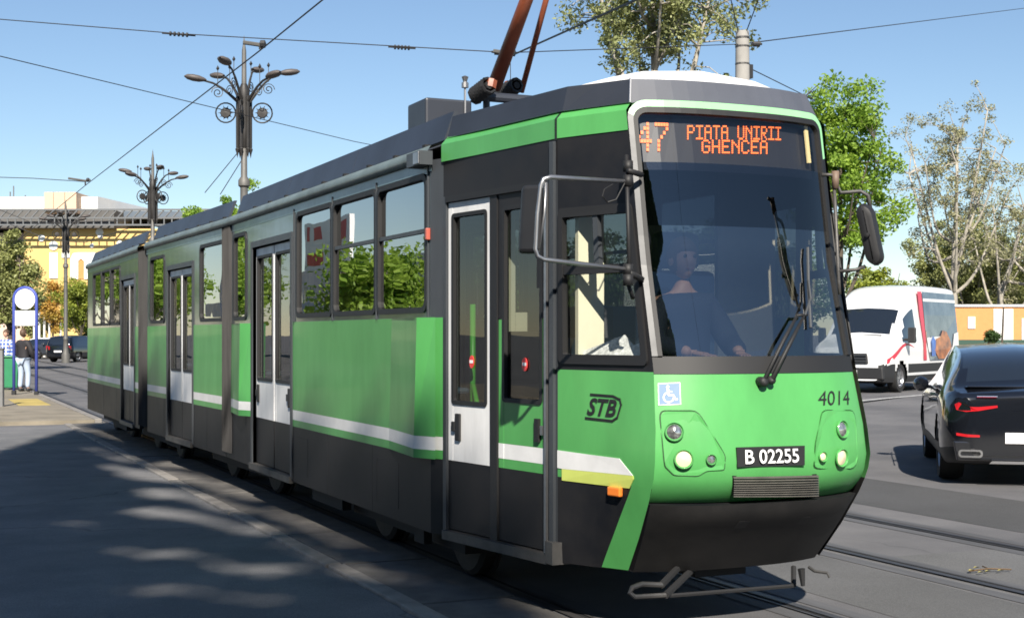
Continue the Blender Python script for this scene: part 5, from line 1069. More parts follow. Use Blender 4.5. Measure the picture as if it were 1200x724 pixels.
for a, b in ((61, 71.5), (72, 84.5), (85, 98)):
    mb = MB(); mb.box(X(a), X(b), -2.0, 4, H(252), H(228), mat('tower_beige', (0.62, 0.45, 0.32), 0.75, var=0.08)); mb.build('stair_tower_panel', hall)
mb = MB(); mb.box(X(-160), X(137), -0.9, 12, H(268), H(247), mat('gallery_grey', (0.13, 0.125, 0.12), 0.7, var=0.3, vscale=0.4)); mb.build('gallery', hall)
mb = MB(); mb.box(X(137.2), X(330), 2, 16, H(252), H(245), ROOFG); mb.build('roof', hall)
tr = MB()
for y in (248.5, 258, 266): tr.tube([(X(-160), -2.2, H(y)), (X(330), -2.2, H(y))], 0.10, TRUSS, 4)
tr.islands('truss_chord', hall)
q = -160; i = 0
tm = MB(); tm.tube([(0, 0, 0), (X(9), 0, H(248.5) - H(258))], 0.07, TRUSS, 4); tm.tube([(X(9), 0, 0), (X(9), 0, H(266) - H(258))], 0.07, TRUSS, 4); proto = tm.build('truss_bay', hall, origin=(0, 0, 0)); proto.location = (X(q), -2.2, H(258))
while q < 318:
    q += 9; c = proto.copy(); COL.objects.link(c); c.parent = hall; c.location = (X(q), -2.2, H(258))
LETW = mat('letter_white', (0.82, 0.82, 0.80), 0.5)
def dot(mb, x, y, r, o=-0.02): mb.slab([(X(x + r * math.cos(R(a))), 0, H(y - r * math.sin(R(a)))) for a in range(0, 360, 24)], (0, -0.12, 0), LETW)
def bar(mb, x0, x1, y0, y1): mb.box(X(x0), X(x1), -0.12, 0, H(y1), H(y0), LETW)
mb = MB(); dot(mb, 63, 288, 5.2); mb.build('letter_dot', hall)
mb = MB(); bar(mb, 58.5, 68, 296, 326); mb.build('letter_stem', hall)
mb = MB(); bar(mb, 73, 82, 284, 302); mb.build('letter_stem', hall)
mb = MB(); mb.slab([(X(x), 0, H(y)) for x, y in ((83, 327), (83, 303), (86, 297), (92, 296), (150, 296), (158, 300), (158, 327), (146, 327), (146, 306), (141, 303), (136, 306), (136, 327), (126, 327), (126, 303), (115, 302), (109, 304), (109, 327), (99, 327), (99, 306), (95, 303), (92, 306), (92, 327))], (0, -0.12, 0), LETW); mb.build('letter_arches', hall)
for x, y, r in ((49, 279, 4.0), (117, 272, 4.5), (118, 277, 3), (141, 286, 4), (108, 288, 2.5), (166, 281, 3)):
    mb = MB(); dot(mb, x, y, r); mb.build('white_spot', hall)
for a, b in ((92.3, 98.6), (109.4, 114.5)):
    mb = MB(); mb.box(X(a), X(b), -0.06, 0, H(327), H(305), ORGW); mb.build('orange_panel', hall)
mb = MB()
for a, b, y in ((2, 3.6, 222), (20, 21, 226), (6, 8, 215)): mb.tube([(X(a), 2, H(233)), (X(a), 2, H(y))], 0.06, TRUSS, 4)
mb.islands('roof_aerial', hall)
# orange wall on the right
Z2 = 62.0; k2 = Z2 / F
kio = face_root('boundary_wall', 1128, Z2, 'orange and white boundary wall with white coping behind the black SUV', 'wall', 0.0)
X2 = lambda x: (x - 1128) * k2
H2 = lambda y: EYE + (HY - y) * k2
mb = MB(); mb.box(X2(1040), X2(1400), 0, 0.3, 0, H2(359.5), ORGW); mb.build('orange_wall', kio)
mb = MB(); mb.box(X2(1039), X2(1401), -0.08, 0.38, H2(359.4), H2(356.8), WALLW); mb.build('coping', kio)
for a, b, y0, y1 in ((1134, 1142.5, 371, 385), (1164, 1187, 362, 398), (1197, 1212, 373, 398), (1232, 1256, 362, 398)):
    mb = MB(); mb.box(X2(a), X2(b), -0.05, -0.002, H2(y1), H2(y0), WALLW); mb.build('white_panel', kio)
mb = MB(); mb.box(X2(1040), X2(1400), -0.06, -0.004, 0.0, H2(398), mat('dado_dark_green', (0.03, 0.07, 0.05), 0.7)); mb.build('dado', kio)
hut = face_root('far_house', 1190, 85, 'beige house corner above the orange wall at the right edge', 'building')
k3 = 85 / F; mb = MB(); mb.box(0.12, 8, 0, 8, 0, EYE + (392 - 337) * k3, mat('house_beige', (0.6, 0.52, 0.42), 0.75)); mb.build('wall', hut); mb = MB(); mb.box(-0.2, 8.3, -0.3, 8.3, EYE + 55 * k3, EYE + 68 * k3, mat('house_brown', (0.25, 0.18, 0.14), 0.7)); mb.build('roof', hut)
# blocks on the left of the street, outside the picture: they shade the pavement and stand in the windows' reflections
def block(d0, d1, s0, s1, h, label, wallm, front='+s'):
    e = lroot('apartment_block', (d0, s0, 0), label, 'building'); W_, L_ = d1 - d0, s1 - s0
    mb = MB(); mb.box(0, W_, 0, L_, 0, h, wallm); mb.build('wall', e)
    wp = MB(); wp.box(-0.7, 0.7, -0.7, 0.03, 0, 1.5, WING); bp_ = MB(); bp_.box(-1.5, 1.5, 0, 1.1, -0.9, 0.1, wallm)
    protos = []
    n = int(h / 3)
    for f in range(n):
        for i in range(max(1, int(W_ / 3.4))):
            x = 1.8 + i * 3.4
            for o_, loc, rz in (('s', (x, L_, 0.9 + f * 3), 0.0),):
                if not protos: p_ = wp.build('window', e, origin=(0, 0, 0)); protos.append(p_)
                else: p_ = protos[0].copy(); COL.objects.link(p_); p_.parent = e
                p_.location = loc
        for i in range(max(1, int(L_ / 3.4))):
            p_ = protos[0].copy(); COL.objects.link(p_); p_.parent = e; p_.location = (W_, 1.8 + i * 3.4, 0.9 + f * 3); p_.rotation_euler = (0, 0, R(-90))
            if i % 3 == 1 and f:
                if len(protos) < 2: b_ = bp_.build('balcony', e, origin=(0, 0, 0)); protos.append(b_)
                else: b_ = protos[1].copy(); COL.objects.link(b_); b_.parent = e
                b_.location = (W_, 1.8 + i * 3.4, f * 3 + 1.0); b_.rotation_euler = (0, 0, R(-90))
    return e
block(-28, -6.0, -64, -0.2, 16.8, 'tall pale apartment block behind and left of the viewpoint', mat('block_pale', (0.40, 0.37, 0.33), 0.8, var=0.15, vscale=0.4))
wb = block(-40, -22, 66, 104, 6.6, 'low white balconied apartment block on the left of the street, outside the picture', WALLW)
mb = MB(); mb.box(17.2, 17.6, 26.5, 37.5, 6.7, 10.2, PUREW); bb = mb.build('roof_board', wb)
mb = MB(); 
for a, b, c, d in ((27.1, 29.1, 8.6, 9.9), (29.2, 29.9, 7.1, 9.9), (33.5, 36.5, 8.9, 9.9), (33.5, 36.5, 7.0, 7.9)): mb.box(17.6, 17.62, a, b, c, d, mat('board_red', (0.55, 0.04, 0.05), 0.5))
mb.islands('red_shape', bb)
# ------------------------------------------------------------------ lamp posts
IRON = mat('lamp_iron', (0.045, 0.042, 0.040), 0.5, metal=0.3, var=0.3); GALV = mat('lamp_pole_grey', (0.14, 0.135, 0.125), 0.55, metal=0.2, var=0.35, vscale=3); LHEAD = mat('luminaire_brown', (0.10, 0.085, 0.078), 0.5, var=0.2); LGLASS = mat('luminaire_glass', (0.45, 0.27, 0.22), 0.3)
def lamp_post(loc, label, top=10.0, rz=0.0, scale=1.0, first=None):
    if first:
        e = copy_tree(first); e.location = loc; e.rotation_euler = (0, 0, rz); e['label'] = label; return e
    e = lroot('street_lamp', loc, label, 'street lamp', 'ornate lamp posts along the tracks', rz)
    mb = MB(); mb.lathe([(0.24, 0), (0.24, 0.5), (0.16, 0.7), (0.13, 1.4), (0.16, 1.45), (0.12, 1.6), (0.105, top - 4.0), (0.16, top - 3.95), (0.16, top - 3.8), (0.09, top - 3.7), (0.075, top - 1.6), (0.06, top - 0.25), (0.03, top - 0.05), (0.0, top + 0.2)], GALV, n=14); mb.build('pole', e, smooth=40)
    mb = MB(); mb.lathe([(0.02, top - 3.0), (0.11, top - 2.9), (0.13, top - 2.4), (0.14, top - 1.55), (0.16, top - 1.35), (0.08, top - 1.15)], IRON, n=12)
    mb.build('collar', e, smooth=40)
    for i in range(6):
        a = R(60 * i + 15); d = Vector((math.cos(a), math.sin(a), 0))
        mb = MB(); mb.tube([d * 0.18 + UP * (top - 2.9), d * 0.18 + UP * (top - 1.5)], 0.045, IRON, 6); mb.lathe([(0, -0.25), (0.03, -0.1), (0.06, 0), (0, 0.1)], IRON, d * 0.18 + UP * (top - 2.95), (0, 0, 1), 8); mb.build('hanging_rod', e)
        ln, rise = (0.88, 0.88) if i % 2 == 0 else (0.95, 0.58)
        if i == 1: ln, rise = 0.55, 1.05
        mb = MB(); pts = [d * (0.12 + ln * t) + UP * (top - 1.7 + rise * math.sin(t * 1.5)) for t in (0, 0.15, 0.3, 0.5, 0.75, 1.0)]
        mb.tube(pts, [0.045, 0.045, 0.04, 0.035, 0.03, 0.028], IRON, 6)
        ctr = d * (0.12 + ln * 0.62) + UP * (top - 1.75 + rise * 0.55); t_ = d; sp = []
        for q in range(22):
            b = q * 0.55; rr_ = 0.17 * (1 - q / 26); sp.append(ctr + (t_ * math.cos(b) + UP * math.sin(b)) * rr_)
        mb.tube(sp, 0.014, IRON, 4); mb.tube([ctr + UP * 0.2, ctr + UP * 0.62], 0.012, IRON, 4); mb.lathe([(0, -0.07), (0.05, 0), (0, 0.09)], IRON, ctr + UP * 0.66, (0, 0, 1), 6)
        arm = mb.build('arm', e)
        tip = pts[-1]; mb = MB(); side = d.cross(UP)
        prof = [(0.0, 0.04), (0.08, 0.10), (0.25, 0.165), (0.45, 0.175), (0.64, 0.13), (0.74, 0.03)]
        rings = []
        for (l_, r_) in prof: rings.append([tip + d * (l_ * 0.8 - 0.06) + side * (r_ * 0.95 * math.cos(R(b))) + UP * (0.02 + l_ * 0.10 + r_ * 0.52 * math.sin(R(b))) for b in range(0, 360, 36)])
        vs = [p for g_ in rings for p in g_]; mb.add(vs, [(m_ * 10 + n_, m_ * 10 + (n_ + 1) % 10, (m_ + 1) * 10 + (n_ + 1) % 10, (m_ + 1) * 10 + n_) for m_ in range(5) for n_ in range(10)], LHEAD); h_ = mb.build('luminaire', arm, smooth=True)
    for a in (0, 90, 180, 270):
        d = Vector((math.cos(R(a)), math.sin(R(a)), 0)); c = d * 0.50 + UP * (top - 1.95); n_ = d.cross(UP)
        mb = MB(); mb.tube([c + (d * math.cos(R(q)) + UP * math.sin(R(q))) * 0.27 for q in range(0, 361, 20)], 0.022, IRON, 5)
        for q in range(10):
            b = R(36 * q); mb.add([c + (d * math.cos(b) + UP * math.sin(b)) * 0.22, c + (d * math.cos(b + 0.3) + UP * math.sin(b + 0.3)) * 0.09 + n_ * 0.03, c + (d * math.cos(b - 0.3) + UP * math.sin(b - 0.3)) * 0.10 + n_ * 0.03], [(0, 1, 2)], IRON)
        mb.lathe([(0, -0.05), (0.13, -0.04), (0.15, 0), (0.13, 0.04), (0, 0.05)], IRON, c, n_, 10); mb.build('rosette', e)
    return e
def lpos(x, Z): p = at_Z(x, HY, Z); return Vector((p.x, p.y, 0))
L1 = lamp_post(lpos(286, 37.5), 'ornate iron lamp post with six luminaires nearest behind the tram roof', top=9.75, rz=R(-22))
lamp_post(lpos(179, 60.5), 'middle ornate lamp post rising behind the rear tram car', rz=R(20), first=L1)
lamp_post(lpos(77, 83), 'farthest ornate lamp post standing in front of the yellow hall', rz=R(-5), first=L1)
# ------------------------------------------------------------------ overhead line
WIREM = mat('wire_dark', (0.02, 0.02, 0.022), 0.6)
def wire(name, pts, r, label, sag=0.0, cat='wire', group=None, n=24):
    mb = MB(); out = []
    for a, b in zip(pts, pts[1:]):
        for q in range(n): t = q / n; out.append(Vector(a).lerp(Vector(b), t) - UP * sag * 4 * t * (1 - t))
    out.append(Vector(pts[-1])); mb.tube(out, r, WIREM, 5); o = mb.build(name, origin=out[0]); tag(o, label, cat, group); return o
zc = 5.6
def cw(x, y, d): r = ray(x); Z = d / r[0]; return Vector((d, r[1] * Z, EYE + (HY - y) * Z / F))
c1 = cw(304, 60, 4.48); c2 = cw(98, 219, 4.48)
w = wire('contact_wire', [(4.45, -20, 5.72), (4.45, 10, 5.6), c1, c2, (4.4, 120, 5.4)], 0.010, 'thick contact wire running from the top left down above the near track')
sp0, sp1, sp2 = at_Z(-160, 6, 20.0), at_Z(597, 63, 19.2), at_Z(868, 52, 25)
wire('span_wire', [at_Z(-260, 2, 21), at_Z(212, 40, 20.4), at_Z(597, 62, 19.6), sp2], 0.0075, 'uppermost thin span wire crossing the whole sky to the concrete pole')
wire('span_wire', [at_Z(-200, 18, 21), at_Z(415, 166, 34), at_Z(640, 210, 42)], 0.009, 'thin span wire sloping down from the left edge behind the tram roof')
wire('feeder_wire', [at_Z(598, 66, 19.6), at_Z(745, 0, 12.5), at_Z(900, -70, 9)], 0.013, 'thick wire rising right from beside the pantograph')
wire('guy_wire', [at_Z(240, 226, 37.5), at_Z(286, 170, 37.5)], 0.012, 'long slack stay wire at the nearest lamp post'); wire('guy_wire', [at_Z(258, 228, 37.5), at_Z(285, 185, 37.5)], 0.012, 'short steep stay wire at the nearest lamp post')
wire('span_wire', [sp2, at_Z(1240, 5, 60)], 0.011, 'faint span wire leaving the concrete pole to the right edge')
wire('guy_wire', [at_Z(873, 42, 25), at_Z(896, -20, 24)], 0.010, 'steep right-hand wire above the concrete pole'); wire('guy_wire', [at_Z(866, 42, 25), at_Z(852, -20, 24)], 0.010, 'steep left-hand wire above the concrete pole'); wire('guy_wire', [at_Z(878, 80, 25), at_Z(955, 118, 30)], 0.010, 'wire slanting down right from the concrete pole')
wire('span_wire', [at_Z(-30, 207, 70), at_Z(38, 209, 70), at_Z(100, 213, 70)], 0.02, 'faint short wire low in the sky at the left edge')
wire('span_wire', [at_Z(-20, 250, 80), at_Z(60, 282, 80), at_Z(100, 284, 80), at_Z(150, 268, 80)], 0.02, 'slack thin wire crossing low in front of the yellow hall')
wire('span_wire', [at_Z(-20, 238, 80), at_Z(40, 262, 80), at_Z(160, 258, 80)], 0.02, 'thin wire crossing high in front of the grey truss')
def insulator(name, a, b, r, label, n=5):
    mb = MB(); a = Vector(a); b = Vector(b); d = (b - a).normalized(); L = (b - a).length; mb.tube([a, b], r * 0.4, WIREM, 6)
    for q in range(n): mb.lathe([(0, -0.02), (r, -0.012), (r, 0.012), (0, 0.02)], WIREM, a + d * L * (0.25 + 0.5 * q / max(1, n - 1)), d, 8)
    o = mb.build(name, origin=a); tag(o, label, 'insulator'); return o
insulator('insulator', at_Z(190, 39, 20.4), at_Z(229, 42, 20.4), 0.035, 'slim insulator on the uppermost span wire left of the contact wire'); insulator('insulator', at_Z(455, 55, 20.0), at_Z(487, 57, 20.0), 0.035, 'dark insulator on the uppermost span wire above the tram roof'); insulator('insulator', at_Z(576, 61, 19.6), at_Z(594, 63, 19.6), 0.04, 'insulator on the span wire beside the pantograph arm'); insulator('insulator', at_Z(880, 52, 25), at_Z(893, 52, 25), 0.05, 'stubby insulator at the concrete pole top')
def clamp(x, y, dd, label, Z):
    mb = MB(); p = at_Z(x, y, Z); s_ = Z / F
    mb.tube([p, p + UP * 5 * s_], 0.02, WIREM, 6); mb.tube([p + UP * 8 * s_ - AX * 20 * s_, p + UP * 5 * s_, p + UP * 6 * s_ + AX * 6 * s_], 0.028, GALV, 6); mb.lathe([(0, -0.05), (0.055, -0.03), (0.055, 0.03), (0, 0.05)], WIREM, p + UP * 6 * s_ + AX * 3 * s_, AX, 8)
    o = mb.build('wire_clamp', origin=p); tag(o, label, 'wire clamp')
Zc1 = c1.y * CT + c1.x * ST; clamp(305, 58, 0, 'grey clamp on the contact wire beside the nearest lamp top', Zc1); Zc2 = c2.y * CT + c2.x * ST; clamp(100, 217, 0, 'small clamp low on the contact wire at the far left', Zc2)
clamp(598, 68, 0, 'clamp hanging where the thick wire meets the span wire', 19.5)
mb = MB(); mb.tube([at_Z(598, 68, 19.5), at_Z(598.5, 108, 19.5)], 0.006, WIREM, 4); o = mb.build('dropper_wire', origin=at_Z(598, 68, 19.5)); tag(o, 'thin vertical wire hanging beside the pantograph', 'wire')
pp = at_Z(870, HY, 25); pole = lroot('concrete_pole', (pp.x, pp.y, 0), 'pale grey concrete pole behind the tram roof in front of the plane tree', 'pole')
mb = MB(); zt = EYE + (392 - 37) * 25 / F; mb.lathe([(0.19, 0), (0.125, zt - 0.25), (0.12, zt), (0.0, zt)], mat('pole_concrete', (0.36, 0.345, 0.32), 0.85, var=0.25, vscale=3), n=14); mb.build('shaft', pole, smooth=40)
for q in (0.12, 0.28, 0.6): 
    mb = MB(); mb.lathe([(0.126, -0.015), (0.133, -0.015), (0.133, 0.015), (0.126, 0.015)], SILL, (0, 0, zt - q), (0, 0, 1), 14); mb.build('steel_band', pole)
mb = MB(); mb.box(0.10, 0.20, -0.05, 0.05, zt - 0.85, zt - 0.6, PLAS); mb.build('junction_box', pole)
# ------------------------------------------------------------------ the stop: sign, bin, post, people
ZP = 37.0; pz = 0.09; px_ = ZP / F
sp = at_Z(29.5, HY, ZP); stop = lroot('bus_stop_sign', (sp.x, sp.y, pz), 'blue arched stop sign with blank white disc and white board at the platform', 'sign', rz=-TH)
BLF = mat('sign_frame_blue', (0.07, 0.10, 0.42), 0.4, var=0.2)
hw = 13.2 * px_; zt = EYE + (392 - 337) * px_ - pz
mb = MB(); pts = [(-hw, 0, 0), (-hw, 0, zt - hw)] + [(-hw * math.cos(R(a)), 0, zt - hw + hw * math.sin(R(a))) for a in range(15, 180, 15)] + [(hw, 0, zt - hw), (hw, 0, 0)]
mb.tube(pts, 0.042, BLF, 10); mb.build('frame', stop, smooth=True)
mb = MB(); mb.lathe([(0, -0.02), (12.0 * px_, -0.02), (12.2 * px_, 0), (12.0 * px_, 0.02), (0, 0.02)], PUREW, (0, 0, EYE + (392 - 350.5) * px_ - pz), (0, 1, 0), 32); mb.build('disc', stop, smooth=40)
mb = MB(); mb.box(-12.6 * px_, 12.6 * px_, -0.018, 0.018, EYE + (392 - 381.5) * px_ - pz, EYE + (392 - 364) * px_ - pz, PUREW); mb.build('board', stop)
mb = MB(); mb.box(-hw - 0.05, -hw + 0.05, -0.05, 0.05, 0, 0.12, PLAS); mb.box(hw - 0.05, hw + 0.05, -0.05, 0.05, 0, 0.1, PLAS); mb.islands('foot', stop)
bp = at_Z(12.5, HY, 40.5); bn = lroot('wheelie_bin', (bp.x, bp.y, pz), 'green plastic wheelie bin standing at the stop sign', 'bin', rz=-TH + R(10))
GB = mat('bin_green', (0.03, 0.22, 0.10), 0.5, var=0.15); GB2 = mat('bin_lid_green', (0.03, 0.17, 0.08), 0.45)
mb = MB(); w0, w1 = 0.22, 0.28; h0 = 0.95
mb.add([(-w0, -0.24, 0.06), (w0, -0.24, 0.06), (w0, 0.24, 0.06), (-w0, 0.24, 0.06), (-w1, -0.34, h0), (w1, -0.34, h0), (w1, 0.3, h0), (-w1, 0.3, h0)], [(0, 1, 5, 4), (1, 2, 6, 5), (2, 3, 7, 6), (3, 0, 4, 7), (0, 3, 2, 1), (4, 5, 6, 7)], GB); mb.build('tub', bn, bevel=0.03)
mb = MB(); mb.box(-w1 - 0.03, w1 + 0.03, -0.38, 0.33, h0, h0 + 0.06, GB2); mb.build('lid', bn, bevel=0.02)
for x in (-0.25, 0.25):
    mb = MB(); mb.lathe([(0.03, -0.03), (0.11, -0.03), (0.12, 0), (0.11, 0.03), (0.03, 0.03)], TYRE, (x, 0.24, 0.12), (1, 0, 0), 16); mb.build('wheel', bn)
mb = MB(); mb.tube([(-0.2, 0.34, h0), (-0.2, 0.42, h0 + 0.03), (0.2, 0.42, h0 + 0.03), (0.2, 0.34, h0)], 0.018, GB2, 6); mb.build('handle', bn)
gp = at_Z(1.0, HY, 31.0); gpo = lroot('barrier_post', (gp.x, gp.y, 0.03), 'grey square post at the left edge of the platform', 'post', rz=-TH)
mb = MB(); mb.box(-0.06, 0.06, -0.06, 0.06, 0, 1.35, mat('post_grey', (0.20, 0.20, 0.20), 0.6, var=0.3)); mb.build('shaft', gpo, bevel=0.01); mb = MB(); mb.box(-0.075, 0.075, -0.075, 0.075, 1.35, 1.38, GALV); mb.build('cap', gpo)
# railing along the far side of the road
fn_ = lroot('railing', (0, 0, 0), 'pale railing of tall white posts beyond the road behind the stop sign', 'fence')
for x in (40, 46, 52, 58, 71, 108, 114):
    q = at_Z(x, HY, 104); mb = MB(); hgt = (392 - 366) * 104 / F + EYE; mb.tube([(q.x, q.y, 0), (q.x, q.y, hgt)], 0.09, mat('railing_pale', (0.62, 0.62, 0.60), 0.6), 6); mb.build('post', fn_)
a_ = at_Z(34, HY, 104); b_ = at_Z(130, HY, 104)
for hh in (0.5, 1.0): mb = MB(); mb.tube([(a_.x, a_.y, hh), (b_.x, b_.y, hh)], 0.05, MATS['railing_pale'], 5); mb.build('rail', fn_)
# people
SKIN = mat('skin', (0.50, 0.29, 0.20), 0.55); HAIRB = mat('brown_hair', (0.09, 0.05, 0.03), 0.6); JACK = mat('dark_jacket', (0.022, 0.020, 0.024), 0.7, var=0.3, vscale=8); JEAN = mat('pale_jeans', (0.42, 0.50, 0.62), 0.8, var=0.2); SHOE = mat('dark_shoe', (0.03, 0.03, 0.03), 0.6)
DENIM = mat('dark_trousers', (0.03, 0.035, 0.05), 0.8); 
def plaid():
    m = mat('plaid_shirt', (0.12, 0.18, 0.42), 0.8); n = m.node_tree.nodes; l = m.node_tree.links; tc = n.new('ShaderNodeTexCoord'); b = n['Principled BSDF']; prev = None
    for ax_ in ('X', 'Z'):
        w = n.new('ShaderNodeTexWave'); w.bands_direction = ax_; w.inputs['Scale'].default_value = 2.6; l.new(tc.outputs['Object'], w.inputs[0]); g_ = n.new('ShaderNodeMath'); g_.operation = 'GREATER_THAN'; g_.inputs[1].default_value = 0.82; l.new(w.outputs[1], g_.inputs[0])
        if prev is None: prev = g_
        else: mxx = n.new('ShaderNodeMath'); mxx.operation = 'MAXIMUM'; l.new(prev.outputs[0], mxx.inputs[0]); l.new(g_.outputs[0], mxx.inputs[1]); prev = mxx
    mx = n.new('ShaderNodeMix'); mx.data_type = 'RGBA'; mx.inputs[6].default_value = (0.08, 0.14, 0.40, 1); mx.inputs[7].default_value = (0.6, 0.62, 0.68, 1); l.new(prev.outputs[0], mx.inputs[0]); l.new(mx.outputs[2], b.inputs['Base Color']); return m
PLAID = plaid()
def skin_mesh(name, joints, bones, m, parent, sub=2, rootj=0):
    me = bpy.data.meshes.new(name); me.from_pydata([j[:3] for j in joints], bones, []); o = bpy.data.objects.new(name, me); COL.objects.link(o); o.parent = parent; me.materials.append(m)
    s_ = o.modifiers.new('skin', 'SKIN'); s_.use_smooth_shade = True
    for i, v in enumerate(me.skin_vertices[0].data): v.radius = (joints[i][3], joints[i][4] if len(joints[i]) > 4 else joints[i][3]); v.use_root = (i == rootj)
    if sub: q = o.modifiers.new('sub', 'SUBSURF'); q.levels = sub; q.render_levels = sub
    return o
def person(loc, rz, label, top, legs, hairm, z0, H=1.75, arms=(0.15, 0.1, 0.0), lean=0.0, seated=False, group=None):
    e = lroot('person', loc, label, 'person', group, rz); s_ = H / 1.75
    if not seated: J = [(0, 0, 0.95, .13, .10), (0, 0, 1.15, .13, .10), (0, lean, 1.38, .16, .11), (0, lean, 1.50, .06), (0, lean, 1.58, .05), (-0.18, lean, 1.42, .06), (-0.27, 0.02, 1.14, .045), (-0.25, 0.16, 0.92, .035), (0.18, lean, 1.42, .06), (0.27, 0.02, 1.14, .045), (0.24, 0.18, 0.94, .035), (-0.09, 0, 0.9, .09), (-0.10, 0.02, 0.5, .06), (-0.11, -0.02, 0.1, .045), (0.09, 0, 0.9, .09), (0.12, 0.06, 0.5, .06), (0.13, 0.02, 0.1, .045), (-0.11, 0.11, 0.05, .04), (0.13, 0.15, 0.05, .04)]
    else: J = [(0, 0, 0.95, .13, .10), (0, 0.0, 1.15, .13, .10), (0, lean, 1.38, .16, .11), (0, lean, 1.50, .06), (0, lean, 1.58, .05), (-0.18, lean, 1.42, .06), (-0.26, 0.12, 1.18, .045), (-0.16, 0.38, 1.14, .035), (0.18, lean, 1.42, .06), (0.26, 0.12, 1.18, .045), (0.16, 0.38, 1.14, .035), (-0.09, 0.02, 0.92, .09), (-0.13, 0.42, 0.93, .065), (-0.13, 0.45, 0.5, .045), (0.09, 0.02, 0.92, .09), (0.13, 0.42, 0.93, .065), (0.13, 0.45, 0.5, .045), (-0.13, 0.57, 0.46, .04), (0.13, 0.57, 0.46, .04)]
    J = [tuple(c * s_ for c in j) for j in J]
    B = [(0, 1), (1, 2), (2, 3), (3, 4), (2, 5), (5, 6), (6, 7), (2, 8), (8, 9), (9, 10), (0, 11), (11, 12), (12, 13), (13, 17), (0, 14), (14, 15), (15, 16), (16, 18)]
    skin_mesh('body', J, B, SKIN, e)
    grow = lambda js, k: [(j[0], j[1], j[2]) + tuple(r_ * k + 0.016 for r_ in j[3:]) for j in js]
    tj = [J[i] for i in (1, 2, 5, 6, 7, 8, 9, 10, 0)] + [(0, lean * s_, 1.515 * s_, .068 * s_)]; tj[4] = tuple(lerp(a, b, 0.92) for a, b in zip(J[6], J[7])); tj[7] = tuple(lerp(a, b, 0.92) for a, b in zip(J[9], J[10]))
    skin_mesh('jacket', grow(tj, 1.28), [(0, 1), (1, 2), (2, 3), (3, 4), (1, 5), (5, 6), (6, 7), (0, 8), (1, 9)], top, e)
    skin_mesh('trousers', grow([J[i] for i in (0, 11, 12, 13, 14, 15, 16)], 1.1), [(0, 1), (1, 2), (2, 3), (0, 4), (4, 5), (5, 6)], legs, e)
    for i, k_ in ((17, 13), (18, 16)):
        mb = MB(); a = Vector(J[k_][:3]); b = Vector(J[i][:3]); mb.tube([a + (a - b) * 0.3 - UP * 0.05, a - UP * 0.04, b, b + (b - a) * 0.3 - UP * 0.01], [0.045, 0.055, 0.05, 0.03], SHOE, 8); mb.build('shoe', e, smooth=True)
    hc = Vector(J[4][:3]) + UP * 0.11 * s_; bm = bmesh.new(); bmesh.ops.create_uvsphere(bm, u_segments=20, v_segments=16, radius=1.0)
    for v in bm.verts:
        x, y, z = v.co; v.co = Vector((x * 0.076 * (1 - 0.18 * max(0, -z)), y * 0.098 + (0.02 * max(0, -z)), z * 0.118)) * s_
        if abs(x) < 0.22 and y > 0.85 and abs(z + 0.12) < 0.22: v.co.y += 0.022 * s_
        if y > 0.8 and 0.05 < z < 0.3 and 0.2 < abs(x) < 0.5: v.co.y -= 0.008 * s_
    me = bpy.data.meshes.new('head'); bm.to_mesh(me); bm.free(); me.polygons.foreach_set('use_smooth', [True] * len(me.polygons)); me.materials.append(SKIN); o = bpy.data.objects.new('head', me); COL.objects.link(o); o.location = hc; o.parent = e
    for sg in (-1, 1):
        mb = MB(); mb.lathe([(0, -0.012), (0.028, -0.006), (0.03, 0.006), (0, 0.012)], SKIN, (sg * 0.078 * s_, 0.0, -0.01), (1, 0, 0), 10); q = mb.build('ear', o, origin=(0, 0, 0)); mb = MB(); mb.lathe([(0, 0), (0.012, 0.002), (0, 0.008)], mat('eye_dark', (0.03, 0.02, 0.02), 0.3), (sg * 0.032 * s_, 0.088 * s_, 0.018), (0, 1, 0), 8); mb.build('eye', o, origin=(0, 0, 0))
    mb = MB(); mb.box(-0.024, 0.024, 0.078 * s_, 0.094 * s_, -0.062, -0.052, mat('lips', (0.36, 0.14, 0.12), 0.5)); mb.build('mouth', o, origin=(0, 0, 0))
    bm = bmesh.new(); bmesh.ops.create_uvsphere(bm, u_segments=18, v_segments=12, radius=1.0)
    for v in bm.verts:
        x, y, z = v.co; v.co = Vector((x * 0.090, y * 0.112 - 0.010, z * 0.122 + 0.020)) * s_
        if y > 0.35 and z < 0.2: v.co.y = min(v.co.y, 0.045 * s_)
    me = bpy.data.meshes.new('hair'); bm.to_mesh(me); bm.free(); me.polygons.foreach_set('use_smooth', [True] * len(me.polygons)); me.materials.append(hairm); o = bpy.data.objects.new('hair', me); COL.objects.link(o); o.location = hc; o.parent = e
    for a, b in ((J[6], J[7]), (J[9], J[10])):
        A = Vector(a[:3]); Bq = Vector(b[:3]); d = (Bq - A).normalized(); sx = Vector((1, 0, 0)); 
        hj = [tuple(Bq) + (0.026, 0.018), tuple(Bq + d * 0.06) + (0.034, 0.016)]; hb = [(0, 1)]
        mbh = []
        for f_ in range(4):
            o_ = Bq + d * 0.075 + sx * (f_ - 1.5) * 0.018; L_ = (0.065, 0.075, 0.07, 0.055)[f_]; i0 = len(hj); hj += [tuple(o_) + (0.009, 0.009), tuple(o_ + d * L_ * 0.55 + Vector((0, 0.008, 0))) + (0.0085, 0.0085), tuple(o_ + d * L_ + Vector((0, 0.026, 0))) + (0.007, 0.007)]; hb += [(1, i0), (i0, i0 + 1), (i0 + 1, i0 + 2)]
